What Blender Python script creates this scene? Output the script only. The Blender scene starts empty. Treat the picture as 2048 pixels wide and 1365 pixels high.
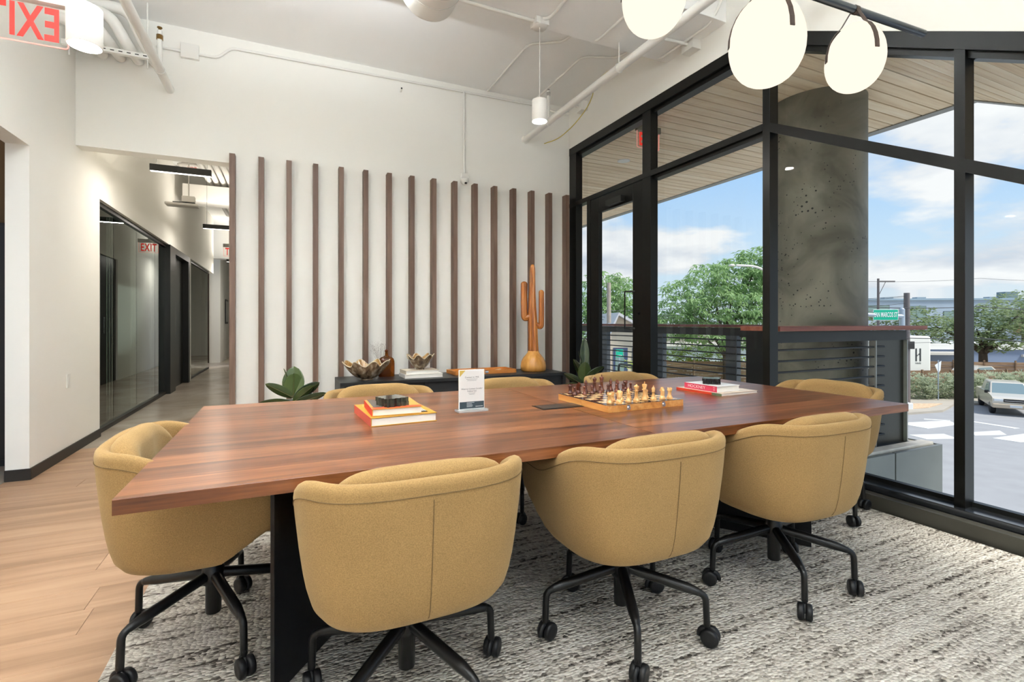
import bpy, math, random
from mathutils import Vector, Matrix
random.seed(7)
PI = math.pi
scene = bpy.context.scene
col = scene.collection

# ------------------------------------------------------------------ camera
YAW = 0.4289
CY, SY = math.cos(YAW), math.sin(YAW)
cam = bpy.data.cameras.new('camera')
cam.sensor_width = 36.0
cam.lens = 985.0 / 2048 * 36.0
cam.shift_y = -(682.5 - 644.2) / 2048
cam.clip_start = 0.05
cam.clip_end = 600
cam_ob = bpy.data.objects.new('camera', cam)
cam_ob.location = (0, 0, 1.16)
cam_ob.rotation_euler = (PI / 2, 0, -YAW)
col.objects.link(cam_ob)
scene.camera = cam_ob

# ------------------------------------------------------------------ world, sun, exposure
def L(r, g, b, a=1.0):
    f = lambda c: (c / 255 / 12.92) if c <= 10 else ((c / 255 + 0.055) / 1.055) ** 2.4
    return (f(r), f(g), f(b), a)

world = bpy.data.worlds.new('sky')
scene.world = world
world.use_nodes = True
wn = world.node_tree.nodes
wl = world.node_tree.links
wn.clear()
w_out = wn.new('ShaderNodeOutputWorld')
w_bg = wn.new('ShaderNodeBackground')
w_tc = wn.new('ShaderNodeTexCoord')
w_sep = wn.new('ShaderNodeSeparateXYZ')
wl.new(w_tc.outputs['Generated'], w_sep.inputs[0])
w_ramp = wn.new('ShaderNodeValToRGB')
cr = w_ramp.color_ramp
cr.elements[0].position = 0.0
cr.elements[0].color = (0.66, 0.78, 0.86, 1)
cr.elements[1].position = 0.75
cr.elements[1].color = (0.16, 0.36, 0.80, 1)
e = cr.elements.new(0.10); e.color = (0.60, 0.76, 0.90, 1)
e = cr.elements.new(0.30); e.color = (0.32, 0.57, 0.93, 1)
wl.new(w_sep.outputs['Z'], w_ramp.inputs[0])
w_add = wn.new('ShaderNodeMath'); w_add.operation = 'ADD'; w_add.inputs[1].default_value = 0.22
w_max = wn.new('ShaderNodeMath'); w_max.operation = 'MAXIMUM'; w_max.inputs[1].default_value = 0.05
wl.new(w_sep.outputs['Z'], w_max.inputs[0]); wl.new(w_max.outputs[0], w_add.inputs[0])
w_dx = wn.new('ShaderNodeMath'); w_dx.operation = 'DIVIDE'
w_dy = wn.new('ShaderNodeMath'); w_dy.operation = 'DIVIDE'
wl.new(w_sep.outputs['X'], w_dx.inputs[0]); wl.new(w_add.outputs[0], w_dx.inputs[1])
wl.new(w_sep.outputs['Y'], w_dy.inputs[0]); wl.new(w_add.outputs[0], w_dy.inputs[1])
w_cmb = wn.new('ShaderNodeCombineXYZ')
wl.new(w_dx.outputs[0], w_cmb.inputs[0]); wl.new(w_dy.outputs[0], w_cmb.inputs[1])
w_cmb.inputs[2].default_value = 3.1
w_n1 = wn.new('ShaderNodeTexNoise')
w_n1.inputs['Scale'].default_value = 1.15
w_n1.inputs['Detail'].default_value = 7
w_n1.inputs['Roughness'].default_value = 0.52
wl.new(w_cmb.outputs[0], w_n1.inputs['Vector'])
w_cr = wn.new('ShaderNodeValToRGB')
w_cr.color_ramp.elements[0].position = 0.50
w_cr.color_ramp.elements[1].position = 0.585
wl.new(w_n1.outputs[0], w_cr.inputs[0])
w_n2 = wn.new('ShaderNodeTexNoise')
w_n2.inputs['Scale'].default_value = 2.3
w_n2.inputs['Detail'].default_value = 4
wl.new(w_cmb.outputs[0], w_n2.inputs['Vector'])
w_cc = wn.new('ShaderNodeValToRGB')
w_cc.color_ramp.elements[0].position = 0.35
w_cc.color_ramp.elements[0].color = (0.56, 0.62, 0.72, 1)
w_cc.color_ramp.elements[1].position = 0.62
w_cc.color_ramp.elements[1].color = (0.90, 0.91, 0.93, 1)
wl.new(w_n2.outputs[0], w_cc.inputs[0])
w_mix = wn.new('ShaderNodeMixRGB')
wl.new(w_cr.outputs[0], w_mix.inputs[0])
wl.new(w_ramp.outputs[0], w_mix.inputs[1])
wl.new(w_cc.outputs[0], w_mix.inputs[2])
wl.new(w_mix.outputs[0], w_bg.inputs['Color'])
w_bg.inputs['Strength'].default_value = 1.08
wl.new(w_bg.outputs[0], w_out.inputs['Surface'])

sun = bpy.data.lights.new('sun', 'SUN')
sun.energy = 5.0
sun.angle = math.radians(14)
sun.color = (1.0, 0.95, 0.88)
sun_ob = bpy.data.objects.new('sun', sun)
sun_ob.rotation_euler = (math.radians(38), 0, math.radians(34))   # high, from the street side, behind the camera
sun_ob.location = (12, -18, 30)
col.objects.link(sun_ob)

vs = scene.view_settings
vs.view_transform = 'Standard'
vs.look = 'None'
vs.gamma = 1.0
vs.use_curve_mapping = False
vs.exposure = 0.0
LAMP = 1.0          # overall power of the room's lamps and the added fill lamps
scene.cycles.max_bounces = 10
scene.cycles.diffuse_bounces = 5
scene.cycles.glossy_bounces = 4
scene.cycles.transparent_max_bounces = 24
scene.cycles.sample_clamp_indirect = 60
scene.cycles.caustics_reflective = False
scene.cycles.caustics_refractive = False
scene.cycles.use_denoising = True

# ------------------------------------------------------------------ helpers
class MB:
    """collects geometry for ONE mesh object"""
    def __init__(self):
        self.v = []; self.f = []; self.s = []; self.m = []
    def add(self, vs, fs, smooth=False, mi=0):
        o = len(self.v)
        self.v.extend([tuple(p) for p in vs])
        for f in fs:
            self.f.append(tuple(i + o for i in f)); self.s.append(smooth); self.m.append(mi)
        return self
    def box(self, x0, x1, y0, y1, z0, z1, mi=0):
        v = [(x0,y0,z0),(x1,y0,z0),(x1,y1,z0),(x0,y1,z0),(x0,y0,z1),(x1,y0,z1),(x1,y1,z1),(x0,y1,z1)]
        return self.add(v, [(0,3,2,1),(4,5,6,7),(0,1,5,4),(1,2,6,5),(2,3,7,6),(3,0,4,7)], False, mi)
    def obox(self, c, h, M, mi=0):
        c = Vector(c)
        v = []
        for sz in (-1, 1):
            for sx, sy in ((-1,-1),(1,-1),(1,1),(-1,1)):
                v.append(c + M @ Vector((sx*h[0], sy*h[1], sz*h[2])))
        return self.add(v, [(0,3,2,1),(4,5,6,7),(0,1,5,4),(1,2,6,5),(2,3,7,6),(3,0,4,7)], False, mi)
    def prism(self, poly, a0, a1, axis='z', mi=0, smooth=False):
        """poly: 2d points; extruded along the axis"""
        n = len(poly)
        def P(p, a):
            if axis == 'z': return (p[0], p[1], a)
            if axis == 'x': return (a, p[0], p[1])
            return (p[0], a, p[1])
        v = [P(p, a0) for p in poly] + [P(p, a1) for p in poly]
        f = [tuple(range(n))[::-1], tuple(range(n, 2*n))]
        self.add(v, f, False, mi)
        self.add(v, [(i, (i+1) % n, n + (i+1) % n, n + i) for i in range(n)], smooth, mi)
        return self
    def tube(self, path, r, n=8, caps=True, closed=False, mi=0, flat=None):
        pts = [Vector(p) for p in path]
        k = len(pts)
        rs = r if isinstance(r, (list, tuple)) else [r] * k
        rings = []
        up = None
        for i in range(k):
            if closed:
                t = (pts[(i+1) % k] - pts[i-1]).normalized()
            elif i == 0: t = (pts[1] - pts[0]).normalized()
            elif i == k-1: t = (pts[-1] - pts[-2]).normalized()
            else: t = ((pts[i+1] - pts[i]).normalized() + (pts[i] - pts[i-1]).normalized()).normalized()
            if up is None:
                up = Vector((0,0,1)) if abs(t.z) < 0.9 else Vector((1,0,0))
            a = t.cross(up)
            if a.length < 1e-5: a = t.cross(Vector((0,1,0)))
            a.normalize(); b = a.cross(t).normalized(); up = b
            sq = flat or (1, 1)
            rings.append([pts[i] + (a*math.cos(2*PI*j/n)*sq[0] + b*math.sin(2*PI*j/n)*sq[1]) * rs[i] for j in range(n)])
        v = [p for rg in rings for p in rg]
        f = []
        last = k if closed else k-1
        for i in range(last):
            for j in range(n):
                i2 = (i+1) % k
                f.append((i*n+j, i*n+(j+1) % n, i2*n+(j+1) % n, i2*n+j))
        self.add(v, f, True, mi)
        if caps and not closed:
            self.add(rings[0], [tuple(range(n))[::-1]], False, mi)
            self.add(rings[-1], [tuple(range(n))], False, mi)
        return self
    def lathe(self, prof, n=24, c=(0,0,0), mi=0, smooth=True, M=None):
        v = []; f = []
        for (r, z) in prof:
            for j in range(n):
                p = Vector((r*math.cos(2*PI*j/n), r*math.sin(2*PI*j/n), z))
                if M: p = M @ p
                v.append(p + Vector(c))
        for i in range(len(prof)-1):
            for j in range(n):
                f.append((i*n+j, i*n+(j+1) % n, (i+1)*n+(j+1) % n, (i+1)*n+j))
        self.add(v, f, smooth, mi)
        if prof[0][0] > 1e-4: self.add(v[:n], [tuple(range(n))[::-1]], False, mi)
        if prof[-1][0] > 1e-4: self.add(v[-n:], [tuple(range(n))], False, mi)
        return self
    def grid(self, rows, smooth=True, wrap=False, mi=0):
        m = len(rows[0]); v = [p for r in rows for p in r]; f = []
        for i in range(len(rows)-1):
            for j in range(m if wrap else m-1):
                j2 = (j+1) % m
                f.append((i*m+j, i*m+j2, (i+1)*m+j2, (i+1)*m+j))
        return self.add(v, f, smooth, mi)
    def mesh(self, name, mats):
        me = bpy.data.meshes.new(name)
        me.from_pydata(self.v, [], self.f)
        me.polygons.foreach_set('use_smooth', self.s)
        me.polygons.foreach_set('material_index', self.m)
        for m in (mats if isinstance(mats, (list, tuple)) else [mats]):
            me.materials.append(m)
        me.update()
        return me
    def build(self, name, mats, parent=None, bevel=0, seg=2, loc=None, rot=None, weld=False):
        o = bpy.data.objects.new(name, self.mesh(name, mats))
        col.objects.link(o)
        if parent: o.parent = parent
        if loc: o.location = loc
        if rot: o.rotation_euler = rot
        if bevel:
            b = o.modifiers.new('bevel', 'BEVEL'); b.width = bevel; b.segments = seg
            b.limit_method = 'ANGLE'; b.angle_limit = math.radians(35)
        return o

def tag(o, label=None, cat=None, group=None, kind=None):
    if label: o['label'] = label
    if cat: o['category'] = cat
    if group: o['group'] = group
    if kind: o['kind'] = kind
    return o
def empty(name, loc=(0,0,0), rz=0, label=None, cat=None, group=None, kind=None):
    o = bpy.data.objects.new(name, None)
    o.empty_display_size = 0.1
    o.location = loc; o.rotation_euler = (0, 0, rz)
    col.objects.link(o)
    return tag(o, label, cat, group, kind)
def inst(me, name, parent=None, loc=None, rot=None, scale=None):
    o = bpy.data.objects.new(name, me)
    col.objects.link(o)
    if parent: o.parent = parent
    if loc: o.location = loc
    if rot: o.rotation_euler = rot
    if scale: o.scale = scale
    return o
def kids(o): return [c for c in bpy.data.objects if c.parent is o]
def copy_tree(o, parent=None):
    c = o.copy(); col.objects.link(c); c.parent = parent
    for ch in kids(o): copy_tree(ch, c)
    return c
def Rz(a): return Matrix.Rotation(a, 3, 'Z')
def arc(c, r, a0, a1, n, plane='xy'):
    out = []
    for i in range(n+1):
        a = a0 + (a1-a0)*i/n
        if plane == 'xy': out.append((c[0]+r*math.cos(a), c[1]+r*math.sin(a)))
    return out
def round_path(pts, r, n=4):
    """polyline with rounded corners"""
    P = [Vector(p) for p in pts]; out = [P[0]]
    for i in range(1, len(P)-1):
        a = (P[i-1]-P[i]); b = (P[i+1]-P[i])
        ra = min(r, a.length*0.49, b.length*0.49)
        p0 = P[i] + a.normalized()*ra; p1 = P[i] + b.normalized()*ra
        for k in range(n+1):
            t = k/n
            out.append(p0*(1-t)**2 + P[i]*2*t*(1-t) + p1*t*t)
    out.append(P[-1])
    return out
def text_mesh(body, size, mat, extrude=0.0008, align='CENTER', sx=1.0, bold=0.0, space=1.0):
    cu = bpy.data.curves.new('txt', 'FONT')
    cu.body = body; cu.size = size; cu.extrude = extrude; cu.align_x = align; cu.align_y = 'CENTER'
    cu.offset = bold
    cu.space_character = space
    cu.resolution_u = 2
    o = bpy.data.objects.new('txt', cu); col.objects.link(o)
    dg = bpy.context.evaluated_depsgraph_get()
    me = bpy.data.meshes.new_from_object(o.evaluated_get(dg))
    bpy.data.objects.remove(o)
    me.transform(Matrix.Scale(sx, 4, Vector((1,0,0))))
    me.materials.clear(); me.materials.append(mat)
    return me

# ------------------------------------------------------------------ materials
def new_mat(name):
    m = bpy.data.materials.new(name); m.use_nodes = True
    nt = m.node_tree
    return m, nt, nt.nodes['Principled BSDF']
def M(name, color, rough=0.5, metal=0.0, spec=0.5, noise=None, bump=None, coat=0.0, emit=None, emit_s=1.0, sheen=0.0, trans=0.0, ior=1.45):
    """noise = (scale, amount) mottles the colour; bump = (scale, distance)"""
    m, nt, p = new_mat(name)
    p.inputs['Base Color'].default_value = color
    p.inputs['Roughness'].default_value = rough
    p.inputs['Metallic'].default_value = metal
    p.inputs['Specular IOR Level'].default_value = spec
    p.inputs['Coat Weight'].default_value = coat
    p.inputs['Sheen Weight'].default_value = sheen
    p.inputs['Transmission Weight'].default_value = trans
    p.inputs['IOR'].default_value = ior
    tc = nt.nodes.new('ShaderNodeTexCoord')
    if noise:
        n = nt.nodes.new('ShaderNodeTexNoise'); n.inputs['Scale'].default_value = noise[0]
        n.inputs['Detail'].default_value = 4
        nt.links.new(tc.outputs['Object'], n.inputs['Vector'])
        r = nt.nodes.new('ShaderNodeMapRange')
        r.inputs['From Min'].default_value = 0.3; r.inputs['From Max'].default_value = 0.7
        r.inputs['To Min'].default_value = 1 - noise[1]; r.inputs['To Max'].default_value = 1 + noise[1]
        nt.links.new(n.outputs[0], r.inputs['Value'])
        mx = nt.nodes.new('ShaderNodeVectorMath'); mx.operation = 'SCALE'
        mx.inputs[0].default_value = color[:3]
        nt.links.new(r.outputs[0], mx.inputs['Scale'])
        nt.links.new(mx.outputs[0], p.inputs['Base Color'])
    if bump:
        n = nt.nodes.new('ShaderNodeTexNoise'); n.inputs['Scale'].default_value = bump[0]
        n.inputs['Detail'].default_value = 3
        nt.links.new(tc.outputs['Object'], n.inputs['Vector'])
        b = nt.nodes.new('ShaderNodeBump'); b.inputs['Distance'].default_value = bump[1]
        b.inputs['Strength'].default_value = 0.6
        nt.links.new(n.outputs[0], b.inputs['Height'])
        nt.links.new(b.outputs[0], p.inputs['Normal'])
    if emit:
        p.inputs['Emission Color'].default_value = emit
        p.inputs['Emission Strength'].default_value = emit_s
    return m
def wood(name, c0, c1, c2, axis='x', scale=1.0, rough=0.35, rand=0.25, coat=0.0, spec=0.5, fine=1.0, bump=0.0004):
    """grain runs along the axis; every object gets its own tone and offset"""
    m, nt, p = new_mat(name)
    N = nt.nodes; K = nt.links
    tc = N.new('ShaderNodeTexCoord'); oi = N.new('ShaderNodeObjectInfo')
    mp = N.new('ShaderNodeMapping')
    sc = {'x': (0.55, 9, 9), 'y': (9, 0.55, 9), 'z': (9, 9, 0.55)}[axis]
    mp.inputs['Scale'].default_value = [s*scale for s in sc]
    off = N.new('ShaderNodeVectorMath'); off.operation = 'MULTIPLY'
    cx = N.new('ShaderNodeCombineXYZ')
    for i in range(3): K.new(oi.outputs['Random'], cx.inputs[i])
    K.new(cx.outputs[0], off.inputs[0]); off.inputs[1].default_value = (13, 31, 57)
    K.new(tc.outputs['Object'], mp.inputs['Vector'])
    ad = N.new('ShaderNodeVectorMath'); K.new(mp.outputs[0], ad.inputs[0]); K.new(off.outputs[0], ad.inputs[1])
    n1 = N.new('ShaderNodeTexNoise'); n1.inputs['Scale'].default_value = 1.0; n1.inputs['Detail'].default_value = 6
    n1.inputs['Distortion'].default_value = 0.6
    K.new(ad.outputs[0], n1.inputs['Vector'])
    n2 = N.new('ShaderNodeTexNoise'); n2.inputs['Scale'].default_value = 5.0*fine; n2.inputs['Detail'].default_value = 5
    K.new(ad.outputs[0], n2.inputs['Vector'])
    ma = N.new('ShaderNodeMath'); ma.operation = 'MULTIPLY_ADD'
    K.new(n2.outputs[0], ma.inputs[0]); ma.inputs[1].default_value = 0.38
    K.new(n1.outputs[0], ma.inputs[2])
    r2 = N.new('ShaderNodeMath'); r2.operation = 'MULTIPLY_ADD'
    K.new(oi.outputs['Random'], r2.inputs[0]); r2.inputs[1].default_value = rand; K.new(ma.outputs[0], r2.inputs[2])
    cr = N.new('ShaderNodeValToRGB')
    lo = 0.50; hi = 0.98 + rand*0.6
    cr.color_ramp.elements[0].position = lo; cr.color_ramp.elements[0].color = c0
    cr.color_ramp.elements[1].position = min(hi, 1.0); cr.color_ramp.elements[1].color = c2
    e = cr.color_ramp.elements.new((lo+min(hi, 1.0))/2); e.color = c1
    K.new(r2.outputs[0], cr.inputs[0])
    K.new(cr.outputs[0], p.inputs['Base Color'])
    p.inputs['Roughness'].default_value = rough
    p.inputs['Coat Weight'].default_value = coat
    p.inputs['Coat Roughness'].default_value = 0.25
    p.inputs['Specular IOR Level'].default_value = spec
    if bump:
        b = N.new('ShaderNodeBump'); b.inputs['Distance'].default_value = bump; b.inputs['Strength'].default_value = 0.5
        K.new(ma.outputs[0], b.inputs['Height']); K.new(b.outputs[0], p.inputs['Normal'])
    return m
def glass(name, tint=(0.93, 0.97, 0.95, 1), refl=1.0, ior=1.5):
    m = bpy.data.materials.new(name); m.use_nodes = True
    nt = m.node_tree; nt.nodes.clear()
    o = nt.nodes.new('ShaderNodeOutputMaterial')
    t = nt.nodes.new('ShaderNodeBsdfTransparent'); t.inputs[0].default_value = tint
    g = nt.nodes.new('ShaderNodeBsdfGlossy'); g.inputs['Roughness'].default_value = 0.0
    g.inputs['Color'].default_value = (0.95, 1, 0.98, 1)
    f = nt.nodes.new('ShaderNodeFresnel'); f.inputs['IOR'].default_value = ior
    k = nt.nodes.new('ShaderNodeMath'); k.operation = 'MULTIPLY'; k.inputs[1].default_value = refl
    x = nt.nodes.new('ShaderNodeMixShader')
    nt.links.new(f.outputs[0], k.inputs[0]); nt.links.new(k.outputs[0], x.inputs[0])
    nt.links.new(t.outputs[0], x.inputs[1]); nt.links.new(g.outputs[0], x.inputs[2])
    nt.links.new(x.outputs[0], o.inputs[0])
    return m
def emis(name, color, s):
    m = bpy.data.materials.new(name); m.use_nodes = True
    nt = m.node_tree; nt.nodes.clear()
    o = nt.nodes.new('ShaderNodeOutputMaterial'); e = nt.nodes.new('ShaderNodeEmission')
    e.inputs[0].default_value = color; e.inputs[1].default_value = s
    nt.links.new(e.outputs[0], o.inputs[0])
    return m

m_white = M('white_paint', L(243, 241, 234), 0.65, spec=0.3, bump=(240, 0.0002))
m_ceil = M('ceiling_paint', L(250, 250, 248), 0.75, spec=0.2, bump=(60, 0.0008))
m_pipe = M('white_enamel', L(236, 234, 228), 0.42)
m_black = M('black_anodised', L(26, 26, 24), 0.38, spec=0.5)
m_frame = M('bronze_black_frame', L(13, 13, 11), 0.36, spec=0.4)
m_sill = M('sill_metal', L(96, 100, 106), 0.16, metal=0.85, spec=0.7)
m_base = M('black_baseboard', L(44, 40, 36), 0.5)
m_slat = wood('walnut_slat', L(86, 63, 50), L(111, 86, 71), L(132, 107, 91), 'z', 1.2, 0.5, 0.16)
m_top = wood('walnut_top', L(54, 27, 13), L(110, 62, 33), L(152, 95, 56), 'x', 1.7, 0.28, 0.19, coat=0.22, spec=0.36, fine=1.6)
m_plank = wood('oak_plank', L(142, 110, 84), L(168, 134, 106), L(184, 152, 122), 'x', 1.0, 0.42, 0.07, spec=0.4)
m_cab = wood('black_oak', L(18, 19, 20), L(30, 31, 33), L(46, 48, 50), 'x', 1.5, 0.42, 0.1)
m_steel = M('black_steel', L(22, 22, 24), 0.34, metal=0.3, noise=(6, 0.15))
m_tube = M('black_powdercoat', L(16, 16, 17), 0.32, spec=0.5)
m_plastic = M('caster_plastic', L(20, 20, 22), 0.42)
m_chrome = M('chrome', (0.7, 0.7, 0.7, 1), 0.15, metal=1)
m_glass = glass('window_glass', (0.985, 0.997, 0.99, 1), 0.05)
m_oglass = glass('office_glass', (0.70, 0.77, 0.73, 1), 1.6, 1.55)
m_soffit = wood('soffit_board', L(214, 184, 146), L(236, 212, 178), L(246, 228, 200), 'x', 0.9, 0.6, 0.10)
m_rail = M('dark_railing', L(36, 37, 37), 0.45, metal=0.3)
m_ipe = wood('ipe_counter', L(92, 44, 32), L(132, 70, 54), L(160, 96, 78), 'x', 1.5, 0.5, 0.1)
m_asphalt = M('asphalt', L(156, 156, 158), 0.9, noise=(1.2, 0.06), bump=(40, 0.004))
m_line = M('road_paint', L(215, 215, 212), 0.8, noise=(3, 0.05))
m_conc = M('pavement', L(176, 168, 156), 0.9, noise=(1.0, 0.06))
m_fascia = M('grey_fascia', L(104, 108, 104), 0.28, spec=0.6, noise=(2.5, 0.12))

def fabric(name, base):
    m, nt, p = new_mat(name); N = nt.nodes; K = nt.links
    tc = N.new('ShaderNodeTexCoord')
    n = N.new('ShaderNodeTexNoise'); n.inputs['Scale'].default_value = 330; n.inputs['Detail'].default_value = 3
    K.new(tc.outputs['Object'], n.inputs['Vector'])
    n2 = N.new('ShaderNodeTexNoise'); n2.inputs['Scale'].default_value = 7; K.new(tc.outputs['Object'], n2.inputs['Vector'])
    cr = N.new('ShaderNodeValToRGB')
    cr.color_ramp.elements[0].position = 0.32; cr.color_ramp.elements[1].position = 0.70
    cr.color_ramp.elements[0].color = tuple(c*0.80 for c in base[:3]) + (1,)
    cr.color_ramp.elements[1].color = tuple(min(1, c*1.18) for c in base[:3]) + (1,)
    K.new(n.outputs[0], cr.inputs[0])
    mr = N.new('ShaderNodeMapRange'); mr.inputs['To Min'].default_value = 0.9; mr.inputs['To Max'].default_value = 1.1
    K.new(n2.outputs[0], mr.inputs[0])
    mx = N.new('ShaderNodeVectorMath'); mx.operation = 'SCALE'
    K.new(cr.outputs[0], mx.inputs[0]); K.new(mr.outputs[0], mx.inputs['Scale'])
    K.new(mx.outputs[0], p.inputs['Base Color'])
    p.inputs['Roughness'].default_value = 0.9
    p.inputs['Specular IOR Level'].default_value = 0.2
    p.inputs['Sheen Weight'].default_value = 0.2
    p.inputs['Sheen Tint'].default_value = (1.0, 0.86, 0.55, 1)
    b = N.new('ShaderNodeBump'); b.inputs['Distance'].default_value = 0.0004; b.inputs['Strength'].default_value = 0.3
    K.new(n.outputs[0], b.inputs['Height']); K.new(b.outputs[0], p.inputs['Normal'])
    return m
m_fab = fabric('mustard_wool', L(154, 122, 78))
m_seam = M('seam_thread', L(116, 92, 58), 0.9)

def rug_mat():
    m, nt, p = new_mat('rug_wool'); N = nt.nodes; K = nt.links
    tc = N.new('ShaderNodeTexCoord')
    mp = N.new('ShaderNodeMapping'); mp.inputs['Scale'].default_value = (62, 95, 1)
    K.new(tc.outputs['Object'], mp.inputs['Vector'])
    vo = N.new('ShaderNodeTexVoronoi'); vo.inputs['Scale'].default_value = 1.0; vo.inputs['Randomness'].default_value = 0.75
    K.new(mp.outputs[0], vo.inputs['Vector'])
    # long weft streaks
    mp2 = N.new('ShaderNodeMapping'); mp2.inputs['Scale'].default_value = (1.6, 34, 1)
    K.new(tc.outputs['Object'], mp2.inputs['Vector'])
    n1 = N.new('ShaderNodeTexNoise'); n1.inputs['Scale'].default_value = 1.0; n1.inputs['Detail'].default_value = 4
    K.new(mp2.outputs[0], n1.inputs['Vector'])
    sp_ = N.new('ShaderNodeSeparateColor'); K.new(vo.outputs['Color'], sp_.inputs[0])
    a = N.new('ShaderNodeMath'); a.operation = 'MULTIPLY_ADD'
    K.new(sp_.outputs[0], a.inputs[0]); a.inputs[1].default_value = 0.34; K.new(n1.outputs[0], a.inputs[2])
    cr = N.new('ShaderNodeValToRGB')
    E = cr.color_ramp.elements
    E[0].position = 0.36; E[0].color = L(64, 59, 54)
    E[1].position = 0.86; E[1].color = L(208, 202, 192)
    x = E.new(0.45); x.color = L(112, 105, 97)
    x = E.new(0.53); x.color = L(158, 150, 140)
    x = E.new(0.63); x.color = L(187, 180, 169)
    K.new(a.outputs[0], cr.inputs[0])
    K.new(cr.outputs[0], p.inputs['Base Color'])
    inv = N.new('ShaderNodeMath'); inv.operation = 'SUBTRACT'; inv.inputs[0].default_value = 1.0
    K.new(vo.outputs['Distance'], inv.inputs[1])
    b = N.new('ShaderNodeBump'); b.inputs['Distance'].default_value = 0.012; b.inputs['Strength'].default_value = 0.9
    K.new(inv.outputs[0], b.inputs['Height'])
    K.new(b.outputs[0], p.inputs['Normal'])
    p.inputs['Roughness'].default_value = 0.95; p.inputs['Specular IOR Level'].default_value = 0.1
    return m
m_rug = rug_mat()

def concrete(name, c0, c1, rough, pits=False, s=1.0, spec=0.5):
    m, nt, p = new_mat(name); N = nt.nodes; K = nt.links
    tc = N.new('ShaderNodeTexCoord')
    n = N.new('ShaderNodeTexNoise'); n.inputs['Scale'].default_value = 1.3*s; n.inputs['Detail'].default_value = 8
    n.inputs['Roughness'].default_value = 0.6; n.inputs['Distortion'].default_value = 0.8
    K.new(tc.outputs['Object'], n.inputs['Vector'])
    cr = N.new('ShaderNodeValToRGB')
    cr.color_ramp.elements[0].position = 0.34; cr.color_ramp.elements[1].position = 0.68
    cr.color_ramp.elements[0].color = c0; cr.color_ramp.elements[1].color = c1
    K.new(n.outputs[0], cr.inputs[0])
    outc = cr.outputs[0]
    if pits:
        v = N.new('ShaderNodeTexVoronoi'); v.inputs['Scale'].default_value = 24
        K.new(tc.outputs['Object'], v.inputs['Vector'])
        n4 = N.new('ShaderNodeTexNoise'); n4.inputs['Scale'].default_value = 2.2; K.new(tc.outputs['Object'], n4.inputs['Vector'])
        th = N.new('ShaderNodeMapRange'); th.inputs['From Min'].default_value = 0.38; th.inputs['From Max'].default_value = 0.7
        th.inputs['To Min'].default_value = 0.0; th.inputs['To Max'].default_value = 0.26
        K.new(n4.outputs[0], th.inputs[0])
        lt = N.new('ShaderNodeMath'); lt.operation = 'LESS_THAN'
        K.new(v.outputs['Distance'], lt.inputs[0]); K.new(th.outputs[0], lt.inputs[1])
        mx = N.new('ShaderNodeMixRGB'); mx.inputs[2].default_value = L(42, 42, 40)
        K.new(lt.outputs[0], mx.inputs[0]); K.new(outc, mx.inputs[1]); outc = mx.outputs[0]
    K.new(outc, p.inputs['Base Color'])
    p.inputs['Roughness'].default_value = rough
    p.inputs['Specular IOR Level'].default_value = spec
    return m
m_floorc = concrete('polished_concrete', L(168, 152, 136), L(202, 190, 174), 0.22, s=1.0)
m_column = concrete('column_concrete', L(92, 89, 78), L(142, 138, 125), 0.6, pits=True, s=1.4)
m_deck = concrete('deck_concrete', L(150, 145, 136), L(190, 184, 172), 0.8, s=2)

# ------------------------------------------------------------------ THE ROOM
XL, YW, XF, ZC = -1.72, 5.636, 3.416, 4.0
HEAD, TRAN = 3.455, 2.725
def head_r(y): return 3.425 - 0.54 * (2.65 - y)      # sloping head of the near bays
def tran_r(y): return 2.713 - 0.535 * (2.65 - y)

fl = MB().box(-1.86, 3.6, -4.2, 5.72, -0.25, -0.012).build('floor', m_conc); tag(fl, kind='structure')
tag(MB().box(-6.0, 0.6, 5.72, 20, -0.25, 0).build('floor_hall', m_floorc), kind='structure')
tag(MB().box(-6.0, -1.86, -1, 5.72, -0.25, 0).build('floor_side_room', m_floorc), kind='structure')
# oak planks, laid across the room
random.seed(3)
y = 0.62
plank_cache = {}
while y < 5.71:
    w = min(0.19, 5.715 - y)
    x = -1.855 - random.uniform(0.0, 0.9)
    while x < 3.28:
        ln = random.choice((1.2, 1.5, 1.8))
        x0, x1 = max(x, -1.855), min(x + ln, 3.29)
        hidden = (x0 > -0.35 and y + w < 3.4)
        if x1 - x0 > 0.05 and not hidden:
            key = (round(x1-x0, 2), round(w, 3))
            if key not in plank_cache:
                hx, hy = (x1-x0)/2 - 0.0006, w/2 - 0.0006
                b = 0.0012
                mb = MB()
                mb.add([(-hx,-hy,-.012),(hx,-hy,-.012),(hx,hy,-.012),(-hx,hy,-.012),
                        (-hx,-hy,-b),(hx,-hy,-b),(hx,hy,-b),(-hx,hy,-b),
                        (-hx+b,-hy+b,0),(hx-b,-hy+b,0),(hx-b,hy-b,0),(-hx+b,hy-b,0)],
                       [(0,1,5,4),(1,2,6,5),(2,3,7,6),(3,0,4,7),(4,5,9,8),(5,6,10,9),(6,7,11,10),(7,4,8,11),(8,9,10,11)])
                plank_cache[key] = mb.mesh('plank', m_plank)
            inst(plank_cache[key], 'plank', fl, ((x0+x1)/2, y + w/2, 0))
        x += ln
    y += w

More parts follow.
